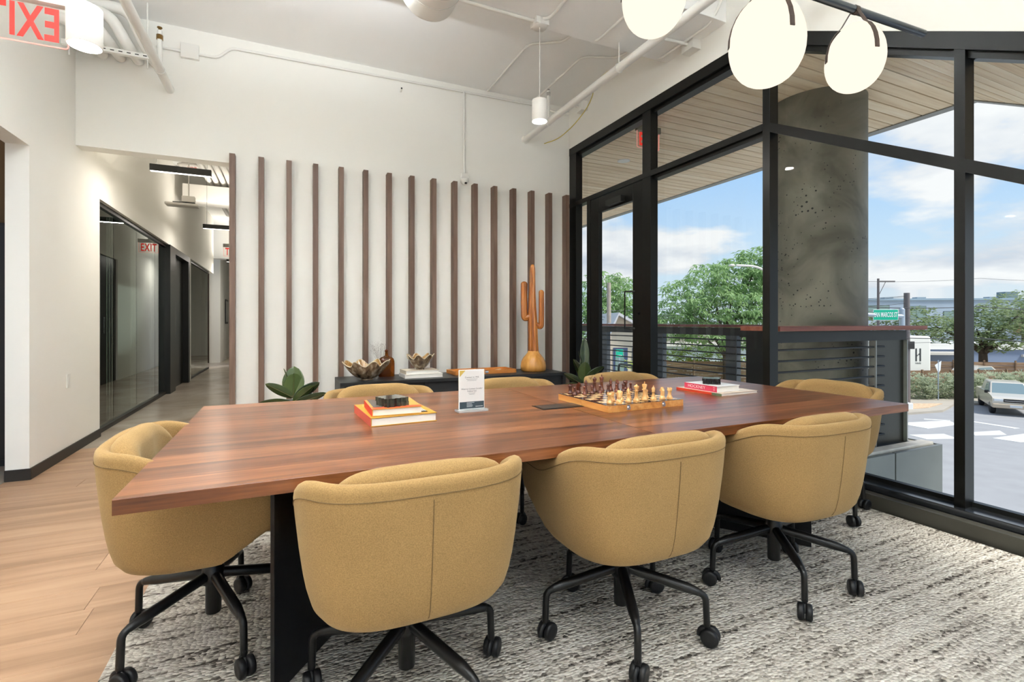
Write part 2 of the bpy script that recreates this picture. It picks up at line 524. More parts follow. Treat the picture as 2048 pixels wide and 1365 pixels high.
# walls
wb = MB()
wb.box(-0.5, 3.5, YW, YW+0.16, 0, ZC)
wb.box(XL-0.14, -0.5, YW, YW+0.16, 2.7455, ZC)
wall_back = tag(wb.build('wall_back', m_white), kind='structure')
wl_ = MB()
wl_.box(XL-0.135, XL, 4.766, 6.26, 0, ZC)
wl_.box(XL-0.135, XL, 3.55, 4.766, 2.457, ZC)
wl_.box(XL-0.135, XL, -4.2, 3.55, 0, ZC)
wl_.box(XL-0.135, XL, 6.26, 14.76, 2.405, ZC)
wl_.box(XL-0.135, XL, 11.27, 11.47, 0, 2.405)
wall_left = tag(wl_.build('wall_left', m_white), kind='structure')
bb = MB()
bb.box(XL, XL+0.012, 4.766, 6.26, 0, 0.083)
bb.box(XL-0.135, XL+0.012, 4.754, 4.766, 0, 0.083)
bb.box(XL, XL+0.012, -4.2, 3.55, 0, 0.083)
tag(bb.build('baseboard_left', m_base, bevel=0.002), kind='structure')
bb = MB(); bb.box(-0.5, 3.29, YW-0.012, YW, 0, 0.083)
tag(bb.build('baseboard_back', m_base), kind='structure')
# window wall above the glazing; its lower edge slopes down with the heads of the near bays
poly = [(5.8, HEAD), (2.65, HEAD), (2.65, head_r(2.65)), (0.2, head_r(0.2)), (-4.2, head_r(0.2)), (-4.2, ZC), (5.8, ZC)]
tag(MB().prism(poly[::-1], 3.41, 3.62, 'x').build('wall_right', m_white), kind='structure')
wf = MB()
wf.box(-1.9, 3.7, -4.35, -4.2, 0, 0.5); wf.box(-1.9, 3.7, -4.35, -4.2, 3.3, ZC)
for a, b in ((-1.9, -1.6), (0.75, 1.05), (3.3, 3.7)): wf.box(a, b, -4.35, -4.2, 0.5, 3.3)
tag(wf.build('wall_front', m_white), kind='structure')
tag(MB().box(-1.9, 3.62, -4.35, 5.8, ZC, ZC+0.12).build('ceiling', m_ceil), kind='structure')
tag(MB().box(XL, 3.41, 3.06, 3.79, 3.715, ZC).build('trim_1', m_ceil, bevel=0.004), kind='structure')   # dropped beam
tag(MB().box(XL-0.135, -0.2, 5.8, 20, 3.82, 3.95).build('ceiling_hall', m_ceil), kind='structure')
# wood slats on the back wall
sl = MB().box(-0.025, 0.025, -0.1, 0, 0.0, 2.815)
slat_me = sl.mesh('slat', m_slat)
for i in range(16):
    xr = -0.463 + 0.2545*i
    s_ = inst(slat_me, 'slat', wall_back, (xr - 0.025, YW, 0))

# ------------------------------------------------------------------ hall and side rooms
hr = MB()
hr.box(-0.5, -0.36, YW+0.16, 7.2, 0, 3.82)
hr.box(-0.5, -0.36, 7.2, 8.2, 2.4, 3.82)
hr.box(-0.5, -0.36, 8.2, 9.0, 0, 3.82); hr.box(-0.5, -0.36, 9.0, 10.0, 2.4, 3.82)
hr.box(-0.5, -0.36, 10.0, 11.2, 0, 3.82); hr.box(-0.5, -0.36, 11.2, 12.2, 2.4, 3.82)
hr.box(-0.5, -0.36, 12.2, 20, 0, 3.82)
tag(hr.build('wall_hall_right', m_white), kind='structure')
for i, y0 in enumerate((7.2, 9.0, 11.2)):
    d = MB().box(-0.47, -0.41, y0, y0+1.0, 0, 2.4).build('door_%d' % (i+4), m_black); tag(d, kind='structure')
    MB().tube([(-0.52, y0+0.12, 0.95), (-0.52, y0+0.12, 1.25)], 0.012).build('door_handle', m_chrome, d)
# office behind the hall glazing
ob = MB()
ob.box(-5.2, -5.05, 5.9, 14.9, 0, 3.0); ob.box(-5.2, -1.86, 5.8, 5.95, 0, 3.82); ob.box(-5.2, -1.86, 14.6, 14.76, 0, 3.82)
ob.box(-5.2, -1.86, 9.7, 9.8, 0, 3.0)
tag(ob.build('wall_office', M('office_paint', L(198, 196, 186), 0.7)), kind='structure')
tag(MB().box(-5.2, -1.86, 5.9, 14.76, 2.95, 3.05).build('ceiling_office', m_ceil), kind='structure')
wi = empty('window_2', (XL-0.07, 6.26, 0), kind='structure')
for a, b in ((6.26, 6.945), (6.95, 7.885), (7.89, 8.865), (8.87, 9.5)):
    MB().box(-0.006, 0.006, a-6.26, b-6.26-0.004, 0.04, 2.36).build('pane', m_oglass, wi)
MB().box(-0.03, 0.03, 0, 3.24, 2.36, 2.405).build('head_channel', m_frame, wi)
MB().box(-0.03, 0.03, 0, 3.24, 0, 0.045).build('floor_channel', m_base, wi)
d1 = empty('door_2', (XL-0.07, 9.5, 0), kind='structure')
MB().box(-0.06, 0.085, 0, 0.42, 0, 2.405).build('jamb', m_black, d1)
MB().box(-0.06, 0.085, 0.42, 1.77, 2.3, 2.405).build('head', m_black, d1)
MB().box(-0.06, 0.085, 1.62, 1.77, 0, 2.3).build('jamb', m_black, d1)
MB().box(-0.05, -0.01, 0.42, 1.62, 0, 2.3).build('door_leaf', m_black, d1)
MB().tube([(0.05, 0.55, 0.9), (0.05, 0.55, 1.5)], 0.014).build('handle', m_chrome, d1)
wi = empty('window_3', (XL-0.07, 11.47, 0), kind='structure')
for a, b in ((0, 0.9), (0.905, 1.85), (1.855, 2.78)):
    MB().box(-0.006, 0.006, a, b, 0.03, 2.36).build('pane', m_oglass, wi)
MB().box(-0.03, 0.03, 0, 2.79, 2.36, 2.405).build('head_channel', m_frame, wi)
MB().box(-0.03, 0.03, 0, 2.79, 0, 0.03).build('floor_channel', m_base, wi)
# end of the hall
he = MB(); he.box(-2.6, -1.98, 16.2, 16.35, 0, 3.82); he.box(-1.98, -1.72, 16.2, 20, 0, 3.82); he.box(-1.72, -0.3, 19.8, 19.95, 0, 3.82)
he.box(-2.0, -0.36, 15.6, 15.9, 2.9, 3.82)
tag(he.build('wall_hall_end', m_white), kind='structure')
d3 = MB().box(-2.6, -1.99, 16.15, 16.2, 0, 2.6).build('door_3', M('dark_walnut_door', L(58, 44, 34), 0.5)); tag(d3, kind='structure')
pf = empty('framed_picture', (-1.71, 17.6, 1.1), label='small black framed picture on the white wall at the far end of the hall', cat='picture')
MB().box(0, 0.02, -0.3, 0.3, 0, 0.75).build('frame', m_black, pf)
MB().box(0.02, 0.024, -0.25, 0.25, 0.06, 0.69).build('print', M('print_paper', L(205, 205, 200), 0.7), pf)
# side room seen through the left opening
sr = MB(); sr.box(-4.2, -4.05, 2.5, 5.95, 0, 3.2)
tag(sr.build('wall_side_room', M('taupe_paint', L(150, 122, 90), 0.7)), kind='structure')
tag(MB().box(-4.2, -1.86, 5.72, 5.8, 0, 3.2).build('wall_side_room_back', M('taupe_paint_2', L(146, 118, 86), 0.7)), kind='structure')
tag(MB().box(-4.2, -1.86, 2.5, 5.8, 3.2, 3.3).build('ceiling_side_room', m_ceil), kind='structure')
cabn = empty('tall_cabinet', (-2.35, 5.5, 0), label='tall near-black cabinet glimpsed through the opening at the left edge', cat='cabinet')
MB().box(-0.48, 0.42, -0.25, 0.2, 0.06, 1.95).build('body', M('espresso', L(30, 24, 19), 0.4), cabn, bevel=0.004)
MB().box(-0.44, 0.38, -0.2, 0.15, 0, 0.06).build('plinth', m_black, cabn)
for s_ in (-0.03, 0.455):
    MB().box(s_-0.44, s_-0.045, -0.27, -0.25, 0.08, 1.93).build('door', M('espresso_door', L(36, 29, 23), 0.35), cabn, bevel=0.003)
# wall switch
sw = empty('light_switch', (XL, 5.47, 1.02-0.37), label='white rocker light switch low on the left wall', cat='switch')
MB().box(0, 0.006, -0.036, 0.036, -0.06, 0.06).build('plate', m_pipe, sw, bevel=0.002)
MB().box(0.006, 0.010, -0.016, 0.016, -0.033, 0.033).build('rocker', m_pipe, sw, bevel=0.001)

# ------------------------------------------------------------------ the glazed wall
w1 = empty('window_1', (0, 0, 0), kind='structure')
X0, X1 = XF, XF+0.095
def vbar(y0, y1, z0, ztop, name='mullion'):
    if callable(ztop):
        poly = [(y0, z0), (y1, z0), (y1, ztop(y1)), (y0, ztop(y0))]
        return MB().prism(poly, X0, X1, 'x').build(name, m_frame, w1, bevel=0.002)
    return MB().box(X0, X1, y0, y1, z0, ztop).build(name, m_frame, w1, bevel=0.002)
vbar(5.47, YW, 0, HEAD)
vbar(5.14, 5.22, 0, TRAN)
vbar(4.03, 4.16, 0, HEAD)
vbar(2.65, 2.714, 0.125, HEAD)
for y0 in (1.437, 0.22, -1.0, -2.2, -3.4):
    vbar(y0, y0+0.05, 0.125, (lambda y: max(head_r(y), head_r(0.2))) )
# heads and transoms of the far (level) bays
MB().box(X0-0.004, X1, 2.65, YW, 3.36, HEAD).build('head', m_frame, w1, bevel=0.002)
MB().box(X0+0.03, X1+0.03, 2.65, YW, 3.32, 3.36).build('head', m_frame, w1)
MB().box(X0-0.002, X1, 2.714, YW, 2.668, TRAN).build('transom', m_frame, w1, bevel=0.002)
MB().box(X0+0.03, X1+0.02, 2.714, 4.03, 2.635, 2.668).build('transom', m_frame, w1)
# sloping ones of the near bays
def slope_bar(f, t, x0, x1, ya, yb, name):
    return MB().prism([(ya, f(ya)-t), (yb, f(yb)-t), (yb, f(yb)), (ya, f(ya))], x0, x1, 'x').build(name, m_frame, w1, bevel=0.002)
slope_bar(head_r, 0.10, X0-0.004, X1, 0.2, 2.65, 'head')
slope_bar(lambda y: head_r(y)-0.10, 0.04, X0+0.03, X1+0.03, 0.2, 2.65, 'head')
MB().box(X0, X1, -4.2, 0.2, head_r(0.2)-0.10, head_r(0.2)).build('head', m_frame, w1)
slope_bar(tran_r, 0.075, X0-0.002, X1, 0.27, 2.65, 'transom')
# sill and floor strip
for a, b in ((-4.2, 4.03), (5.22, YW)):
    MB().box(3.372, 3.56, a, b, 0, 0.125).build('sill', m_sill, w1, bevel=0.003)
    MB().box(3.296, 3.362, a, b, 0, 0.088).build('floor_strip', M('strip_metal', L(78, 76, 68), 0.35, metal=0.2), w1, bevel=0.003)
    MB().box(3.362, 3.372, a, b, 0, 0.07).build('groove', m_black, w1)
MB().box(3.49, 3.53, 2.714, 4.03, 0.125, 0.165).build('glazing_bead', m_black, w1)
MB().box(3.49, 3.53, -4.2, 2.65, 0.125, 0.15).build('glazing_bead', m_black, w1)
# panes
GX0, GX1 = 3.500, 3.508
def pane(y0, y1, z0, z1): MB().box(GX0, GX1, y0, y1, z0, z1).build('pane', m_glass, w1)
pane(5.22, 5.47, 0.125, 2.66); pane(4.16, 5.47, TRAN, 3.36)
pane(2.714, 4.03, 0.125, 2.66); pane(2.714, 4.03, TRAN, 3.36)
ys = [2.65, 1.487, 0.27]
for a, b in ((2.65, 1.487), (1.437, 0.27)):
    MB().prism([(b, 0.125), (a, 0.125), (a, tran_r(a)-0.07), (b, tran_r(b)-0.07)], GX0, GX1, 'x').build('pane', m_glass, w1)
    MB().prism([(b, tran_r(b)), (a, tran_r(a)), (a, head_r(a)-0.1), (b, head_r(b)-0.1)], GX0, GX1, 'x').build('pane', m_glass, w1)
for a, b in ((-0.95, 0.22), (-2.15, -1.0), (-3.35, -2.2), (-4.2, -3.4)): pane(a, b, 0.125, 2.0)
# glass door in the far bay
dr = empty('door_1', (0, 0, 0), kind='structure')
DX0, DX1 = XF+0.004, XF+0.055
MB().box(DX0, DX1, 4.965, 5.135, 0.01, 2.66).build('stile', m_frame, dr, bevel=0.002)
MB().box(DX0, DX1, 4.165, 4.325, 0.01, 2.66).build('stile', m_frame, dr, bevel=0.002)
MB().box(DX0, DX1, 4.325, 4.965, 2.48, 2.66).build('top_rail', m_frame, dr, bevel=0.002)
MB().box(DX0, DX1, 4.325, 4.965, 0.01, 0.27).build('bottom_rail', m_frame, dr, bevel=0.002)
MB().box(DX0+0.02, DX0+0.03, 4.325, 4.965, 0.27, 2.48).build('pane', m_glass, dr)
hd = MB(); hd.tube([(DX0, 4.29, 1.49), (3.35, 4.37, 1.49), (3.35, 4.37, 1.09), (DX0, 4.29, 1.09)], 0.011, 8).build('pull_handle', m_black, dr)
MB().box(3.36, DX0, 4.46, 4.74, 2.50, 2.57).build('door_closer', m_black, dr, bevel=0.004)
MB().tube([(DX0, 4.22, 1.25), (DX0-0.02, 4.22, 1.25)], 0.016).build('lock_cylinder', m_steel, dr)

# ------------------------------------------------------------------ rug
rg = MB()
nx, ny = 40, 40
rx0, rx1, ry0, ry1 = -0.55, 3.27, 0.30, 3.75
rg.box(rx0, rx1, ry0, ry1, 0.0, 0.012)
rug = tag(rg.build('area_rug', m_rug, bevel=0.004), 'large grey and beige looped wool area rug under the walnut table', 'rug')

# ------------------------------------------------------------------ table
TX0, TX1, TY0, TY1, TZ = -0.375, 2.892, 1.4475, 2.863, 0.74
TH = 0.038
table = empty('conference_table', ((TX0+TX1)/2, (TY0+TY1)/2, 0), label='long walnut conference table with black angled plate legs', cat='table')
tcx, tcy = (TX0+TX1)/2, (TY0+TY1)/2
random.seed(11)
hl = (TX1-TX0)/2
ystrip = []
yy = 0.0
tw = TY1-TY0
while yy < tw - 0.001:
    w = random.choice((0.085, 0.1, 0.12, 0.135))
    if tw - yy - w < 0.06: w = tw - yy
    ystrip.append((yy - tw/2, yy + w - tw/2)); yy += w
for side in (-1, 1):
    xa, xb = (-hl, -0.0012) if side < 0 else (0.0012, hl)
    half = MB().box(xa+0.2, xb-0.2, -tw/2+0.16, tw/2-0.16, TZ-TH-0.012, TZ-TH+0.002).build('under_frame', m_steel, table)
    for (a, b) in ystrip:
        cutx = [xa, xb]
        x0, x1 = xa, xb
        z0 = TZ-TH
        e1 = 0.0015 if abs(a + tw/2) < 1e-4 else 0.0
        e2 = 0.0015 if abs(b - tw/2) < 1e-4 else 0.0
        prof = [(a, z0), (b, z0), (b, TZ-e2), (b-e2-1e-5, TZ), (a+e1+1e-5, TZ), (a, TZ-e1)]
        MB().prism(prof, x0, x1, 'x').build('stave', m_top, table)
for near, apex, far in (((-0.04, 1.66), (0.33, 2.155), (-0.04, 2.65)), ((2.42, 1.64), (2.09, 2.155), (2.42, 2.67))):
    for p, q in ((near, apex), (far, apex)):
        d = Vector((q[0]-p[0], q[1]-p[1], 0)); ln = d.length
        an = math.atan2(d.y, d.x)
        MB().obox(((p[0]+q[0])/2 - tcx, (p[1]+q[1])/2 - tcy, (TZ-TH-0.012+0.006)/2+0.006), (ln/2, 0.007, (TZ-TH-0.03)/2), Rz(an)).build('leg_plate', m_steel, table, bevel=0.001)
# power box in the middle of the top
pb = empty('power_box', (1.25, 2.13, TZ), label='flush dark metal power hatch set into the middle of the table top', cat='power hatch')
MB().box(-0.14, 0.14, -0.06, 0.06, 0.0002, 0.002).build('bezel', m_steel, pb)
MB().box(-0.13, 0.13, -0.045, 0.05, 0.002, 0.003).build('lid', M('bronze_lid', L(70, 62, 56), 0.35, metal=0.6), pb)

# ------------------------------------------------------------------ chairs
def interp(x, xs, ys):
    if x <= xs[0]: return ys[0]
    for i in range(1, len(xs)):
        if x <= xs[i]:
            t = (x-xs[i-1])/(xs[i]-xs[i-1]); return ys[i-1]+(ys[i]-ys[i-1])*t
    return ys[-1]
def sstep(a, b, x):
    t = max(0, min(1, (x-a)/(b-a))); return t*t*(3-2*t)
CA, CB = 0.328, 0.315         # half width, depth of the back
def plan(t, k, yf):
    """t in [-1,1]: right arm front -> round the back -> left arm front"""
    s = 1 if t < 0 else -1
    u = abs(t)                 # 0 at back centre, 1 at arm front
    if u < 0.62:
        ph = u/0.62*PI/2
        n = 3.2
        x = CA*(math.sin(ph))**(2/n); y = -CB*(math.cos(ph))**(2/n)
        if ph > PI/2-1e-6: y = 0
    else:
        w = (u-0.62)/0.38
        y = w*0.27; x = CA*(1-0.06*w*w)
    x *= k; y = y*k
    if y > yf: y = yf
    return (s*x, y)
def kh(h):
    u = (h-0.345)/(0.75-0.345)
    return interp(u, [0, .015, .05, .12, .25, .45, .7, 1.0], [.62, .73, .81, .862, .903, .938, .972, 1.0])
def yfront(h): return interp(h, [0.345, 0.36, 0.42, 0.50, 0.53], [0.02, 0.05, 0.13, 0.25, 0.275])
def rim(t):
    x, y = plan(t, 1, 1)
    return 0.648 + 0.105*sstep(0.10, -0.235, y)
NT = 64
TS = [-1 + 2*i/NT for i in range(NT+1)]
THK = 0.045
def shell_section(t):
    ht = rim(t)
    hs = [0.345, 0.351, 0.363, 0.39, 0.43, 0.47, 0.50, 0.53, 0.57]
    top = ht - 0.024
    hs += [0.57 + (top-0.57)*i/4 for i in range(1, 5)]
    pts = []
    for h in hs:
        x, y = plan(t, kh(h), yfront(h)); pts.append((x, y, h))
    # rolled rim, then the inner face down to the seat
    def inner(h, off):
        x, y = plan(t, kh(h), yfront(h))
        l = math.hypot(x, y) or 1
        k = 1 - off/ max(0.2, l)
        return (x*k, y*k if y < 0.2 else y, h)
    for i in range(1, 6):
        a = PI*i/6
        pts.append(inner(top+0.024*math.sin(a), THK/2*(1-math.cos(a))))
    for h in (top, top-0.03, 0.56, 0.50, 0.45):
        pts.append(inner(h, THK))
    return pts
def chair_meshes():
    out = {}
    cols = [shell_section(t) for t in TS]
    n = len(cols[0])
    mb = MB()
    rows = [[cols[i][j] for i in range(NT+1)] for j in range(n)]
    mb.grid(rows, True)
    # underside and slanting front below the seat
    front_n = 8
    low = []
    for j in range(front_n):
        low.append([cols[NT][j], cols[0][j]])
    mb.add([p for r in low for p in r], [(2*j, 2*j+1, 2*j+3, 2*j+2) for j in range(front_n-1)], True)
    mb.add([c[0] for c in cols], [tuple(range(NT+1))], False)
    for c, rev in ((cols[0], False), (cols[NT], True)):
        sec = c[6:]
        f = tuple(range(len(sec)))
        mb.add(sec, [f[::-1] if rev else f], False)
    out['shell'] = mb.mesh('shell', m_fab)
    # seat pad
    mb = MB()
    rows = []
    for (sc, h) in ((0.86, 0.44), (0.90, 0.45), (0.915, 0.47), (0.90, 0.492), (0.85, 0.503), (0.5, 0.510), (0.05, 0.512)):
        r = []
        for t in TS:
            x, y = plan(t, 0.90, 0.30)
            r.append((x*sc, (y+0.01)*sc, h))
        # close along a rounded front edge
        xe, ye = r[-1][0], r[-1][1]; xs, ys_ = r[0][0], r[0][1]
        for i in range(1, 8):
            w = i/8
            r.append((xe + (xs-xe)*w, ye + 0.03*math.sin(PI*w)*sc, h))
        rows.append(r)
    mb.grid(rows, True, wrap=True)
    mb.add(rows[0], [tuple(range(len(rows[0])))[::-1]], False)
    mb.add(rows[-1], [tuple(range(len(rows[-1])))], True)
    out['seat'] = mb.mesh('seat', m_fab)
    # loose back cushion standing inside the shell, a little above the rim
    mb = MB()
    W = 0.47; cols2 = []
    nn = 28
    for i in range(nn+1):
        t = -W + 2*W*i/nn
        e = min(1.0, abs(t)/W)
        top = 0.50 + 0.275*(1-e**3.2)**0.42
        th = 0.085*(1-0.55*e**3)
        c = []
        def at_(h, off):
            x, y = plan(t, kh(min(h, 0.75)), 1); l = math.hypot(x, y)
            k = 1 - off/l
            return (x*k, y*k, h)
        hs = [0.50, 0.56, 0.63]
        for h in hs: c.append(at_(min(h, top), 0.04))
        tb = max(0.64, top-0.045) if top > 0.69 else top
        for a in range(0, 9):
            an = PI*a/8
            r = th/2
            c.append(at_(max(0.5, top-0.04+0.04*math.sin(an)), 0.04 + r*(1-math.cos(an))))
        for h in (0.66, 0.60, 0.53): c.append(at_(min(h, top), 0.04+th*(1.0+0.12*(1-abs(h-0.6)/0.1))))
        cols2.append(c)
    mb.grid([[cols2[i][j] for i in range(nn+1)] for j in range(len(cols2[0]))], True)
    out['backrest'] = mb.mesh('backrest', m_fab)
    # seams
    mb = MB()
    path = []
    for t in TS:
        h = rim(t) - 0.040
        x, y = plan(t, kh(h)+0.0035, yfront(h)); path.append((x, y, h))
    mb.tube(path, 0.0013, 5)
    out['rim_seam'] = mb.mesh('rim_seam', m_seam)
    mb = MB()
    path = []
    for i in range(16):
        h = 0.355 + (0.70-0.355)*i/15
        x, y = plan(0, kh(h)+0.003, 1); path.append((0, y, h))
    mb.tube(path, 0.0012, 5)
    out['back_seam'] = mb.mesh('back_seam', m_seam)
    # swivel base
    mb = MB()
    mb.lathe([(0.024, 0.085), (0.026, 0.09), (0.026, 0.19), (0.036, 0.195), (0.038, 0.215), (0.036, 0.25), (0.028, 0.262), (0.027, 0.345)], 20)
    out['column'] = mb.mesh('column', m_tube)
    mb = MB()
    mb.obox((0, 0, 0.337), (0.11, 0.09, 0.010), Matrix.Identity(3))
    out['mount_plate'] = mb.mesh('mount_plate', m_tube)
    mb = MB()
    path = round_path([(0.02, 0, 0.226), (0.255, 0, 0.185), (0.298, 0, 0.172), (0.302, 0, 0.066)], 0.045, 6)
    k = len(path)
    rs = [0.019 - 0.007*min(1, i/(k*0.55)) for i in range(k)]
    mb.tube(path, rs, 10)
    out['leg'] = mb.mesh('leg', m_tube)
    # caster: fork hood and two wheels
    mb = MB()
    mb.lathe([(0.009, 0.03), (0.009, 0.075), (0.0115, 0.076), (0.0115, 0.084)], 10)
    mb.tube([(-0.004+0.022*math.cos(a), 0.0, 0.031+0.024*math.sin(a)) for a in [PI*i/8*1.1 for i in range(9)]], 0.008, 6, flat=(1.0, 1.3))
    mb.tube([(0.012, -0.018, 0.031), (0.012, 0.018, 0.031)], 0.006, 8)
    out['caster'] = mb.mesh('caster', m_plastic)
    mb = MB()
    Mx = Matrix.Rotation(PI/2, 3, 'X')
    mb.lathe([(0.010, -0.011), (0.024, -0.0115), (0.0295, -0.009), (0.031, -0.004), (0.031, 0.004), (0.0295, 0.009), (0.024, 0.0115), (0.010, 0.011)], 22, (0, 0, 0), M=Mx)
    out['wheel'] = mb.mesh('wheel', m_plastic)
    return out
CH = chair_meshes()
def make_chair(loc, rz, base_deg, label, caster_seed):
    t = empty('swivel_chair', loc, rz, label, 'chair', 'mustard swivel chairs around the walnut table')
    for n in ('shell', 'seat', 'backrest', 'column', 'mount_plate'):
        p = inst(CH[n], n, t)
        if n == 'shell':
            inst(CH['rim_seam'], 'seam', p); inst(CH['back_seam'], 'seam', p)
    rnd = random.Random(caster_seed)
    for i in range(5):
        a = math.radians(base_deg + 72*i) - rz
        inst(CH['leg'], 'leg', t, rot=(0, 0, a))
        c = inst(CH['caster'], 'caster', t, loc=(0.302*math.cos(a), 0.302*math.sin(a), 0.0), rot=(0, 0, rnd.uniform(0, 2*PI)))
        for s_ in (-1, 1):
            inst(CH['wheel'], 'wheel', c, loc=(0.012, 0.0145*s_, 0.031))
    return t
ZR = 0.012
make_chair((0.337, 1.52, ZR), 0, 8, 'mustard swivel chair with its back to us, nearest one on the near long side', 1)
make_chair((1.147, 1.52, ZR), 0, 27, 'mustard swivel chair, middle of the three on the near long side', 2)
make_chair((1.985, 1.52, ZR), 0, 22, 'mustard swivel chair on the near long side closest to the windows', 3)
make_chair((-0.245, 2.10, ZR), -PI/2, 5, 'mustard swivel chair at the left end of the table, beside the oak floor', 4)
make_chair((2.95, 2.0, ZR), PI/2, 42, 'mustard swivel chair at the window end of the table', 5)
make_chair((0.50, 2.80, ZR), PI, 12, 'mustard swivel chair on the far side in front of the left plant and black cabinet', 6)
make_chair((1.34, 2.80, ZR), PI, 30, 'mustard swivel chair on the far side behind the white desk sign', 7)
make_chair((2.24, 2.80, ZR), PI, 40, 'mustard swivel chair on the far side behind the chess set', 8)

# ------------------------------------------------------------------ sideboard
CX0, CX1, CY0, CY1, CZ = 0.455, 2.90, 4.86, 5.44, 0.585
cab = empty('sideboard', ((CX0+CX1)/2, (CY0+CY1)/2, 0), label='long low black oak sideboard against the slatted wall', cat='sideboard')
hx, hy = (CX1-CX0)/2, (CY1-CY0)/2
MB().box(-hx, hx, -hy, hy, CZ-0.035, CZ).build('top', m_cab, cab, bevel=0.002)
MB().box(-hx, -hx+0.035, -hy, hy, 0.06, CZ-0.035).build('side_panel', m_cab, cab, bevel=0.002)
MB().box(hx-0.035, hx, -hy, hy, 0.06, CZ-0.035).build('side_panel', m_cab, cab, bevel=0.002)
MB().box(-hx+0.035, hx-0.035, -hy, hy, 0.06, 0.095).build('bottom_panel', m_cab, cab)
MB().box(-hx+0.035, hx-0.035, hy-0.012, hy, 0.095, CZ-0.035).build('back_panel', m_cab, cab)
iw = (2*hx-0.07)
for k in (1, 2):
    xk = -hx+0.035 + iw*k/3
    MB().box(xk-0.02, xk+0.02, -hy+0.003, hy-0.012, 0.095, CZ-0.035).build('divider', m_cab, cab)
for k in range(3):
    a = -hx+0.035 + iw*k/3 + (0.02 if k else 0) + 0.002; b = -hx+0.035 + iw*(k+1)/3 - (0.02 if k < 2 else 0) - 0.002
    dd = MB().box(a, b, -hy+0.035, -hy+0.055, 0.097, CZ-0.037).build('door', m_cab, cab)
    MB().box((a+b)/2-0.05, (a+b)/2+0.05, -hy+0.028, -hy+0.035, CZ-0.06, CZ-0.045).build('finger_pull', m_steel, dd)
for sx in (-hx+0.12, hx-0.12):
    for sy in (-hy+0.08, hy-0.08):
        MB().box(sx-0.025, sx+0.025, sy-0.025, sy+0.025, 0, 0.06).build('foot', m_cab, cab)

# ------------------------------------------------------------------ things on the sideboard
def glaze(name, c0, c1, c2):
    m, nt, p = new_mat(name); N = nt.nodes; K = nt.links
    tc = N.new('ShaderNodeTexCoord'); mp = N.new('ShaderNodeMapping'); mp.inputs['Scale'].default_value = (22, 22, 7)
    K.new(tc.outputs['Object'], mp.inputs[0])
    n = N.new('ShaderNodeTexNoise'); n.inputs['Scale'].default_value = 1.2; n.inputs['Detail'].default_value = 6
    K.new(mp.outputs[0], n.inputs['Vector'])
    cr = N.new('ShaderNodeValToRGB'); E = cr.color_ramp.elements
    E[0].position = 0.33; E[0].color = c0; E[1].position = 0.72; E[1].color = c2
    x = E.new(0.52); x.color = c1
    K.new(n.outputs[0], cr.inputs[0]); K.new(cr.outputs[0], p.inputs['Base Color'])
    p.inputs['Roughness'].default_value = 0.14; p.inputs['Coat Weight'].default_value = 0.5
    return m
m_glaze = glaze('brown_glaze', L(82, 64, 48), L(140, 118, 92), L(200, 188, 168))
m_glaze_in = glaze('ochre_glaze', L(120, 84, 44), L(168, 126, 74), L(206, 180, 132))
def shell_bowl(loc, R, Hh, n, rz, label):
    """fluted clam-shell bowl: body, inside and pale rim"""
    t = empty('clam_bowl', loc, rz, label, 'bowl', 'fluted clam bowls on the sideboard')
    NA = 120
    def surf(u, a, off):
        r0 = 0.24*R + (R-0.24*R)*(u**0.72)
        fl = 0.13*u**1.5*math.cos(n*a) + 0.04*u*math.sin(2*a+1)
        r = (r0 + R*fl*0.75) - off
        z = 0.012 + Hh*(u**1.25)*(1 + 0.17*u**2*math.cos(n*a+0.5)) + (off*0.5)
        return (r*math.cos(a), 0.8*r*math.sin(a), z)
    us = [i/14 for i in range(15)]
    rows = [[surf(u, 2*PI*j/NA, 0) for j in range(NA)] for u in us]
    mb = MB(); mb.grid(rows, True, True)
    mb.lathe([(0.26*R, 0), (0.26*R, 0.012), (0.2*R, 0.014)], 24)
    mb.build('body', m_glaze, t)
    ins = [[surf(u, 2*PI*j/NA, 0.008) for j in range(NA)] for u in us]
    mb = MB(); mb.grid(ins[::-1], True, True); mb.add(ins[0], [tuple(range(NA))], False)
    mb.build('lining', m_glaze_in, t)
    mb = MB()
    mb.tube([(Vector(rows[-1][j])+Vector(ins[-1][j]))/2 for j in range(NA)], 0.0052, 6, closed=True)
    mb.build('rim', M('pale_glaze', L(206, 190, 160), 0.2), t)
    return t
shell_bowl((0.725, 5.06, CZ), 0.225, 0.150, 8, 0.3, 'large fluted brown glazed bowl at the left end of the black sideboard')
shell_bowl((1.275, 5.10, CZ+0.076), 0.165, 0.125, 7, 0.9, 'smaller fluted brown glazed bowl standing on two white books')
m_page = M('page_edges', L(236, 232, 224), 0.8, bump=(400, 0.0004))
def book(loc, rz, w, d, h, m_cover, label, spine='-x', group=None, hard=0.003, cat='book'):
    """w along x, d along y; spine on the given side"""
    t = empty('book', loc, rz, label, cat, group)
    MB().box(-w/2, w/2, -d/2, d/2, 0, hard).build('cover', m_cover, t, bevel=0.0008)
    MB().box(-w/2, w/2, -d/2, d/2, h-hard, h).build('cover', m_cover, t, bevel=0.0008)
    i = 0.004
    if spine == '-x':
        MB().box(-w/2, -w/2+hard, -d/2, d/2, hard, h-hard).build('spine', m_cover, t)
        MB().box(-w/2+hard, w/2-i, -d/2+i, d/2-i, hard, h-hard).build('pages', m_page, t)
    elif spine == '-y':
        MB().box(-w/2, w/2, -d/2, -d/2+hard, hard, h-hard).build('spine', m_cover, t)
        MB().box(-w/2+i, w/2-i, -d/2+hard, d/2-i, hard, h-hard).build('pages', m_page, t)
    return t
m_cream = M('cream_cover', L(226, 214, 194), 0.5)
m_wcov = M('white_cover', L(240, 238, 234), 0.5)
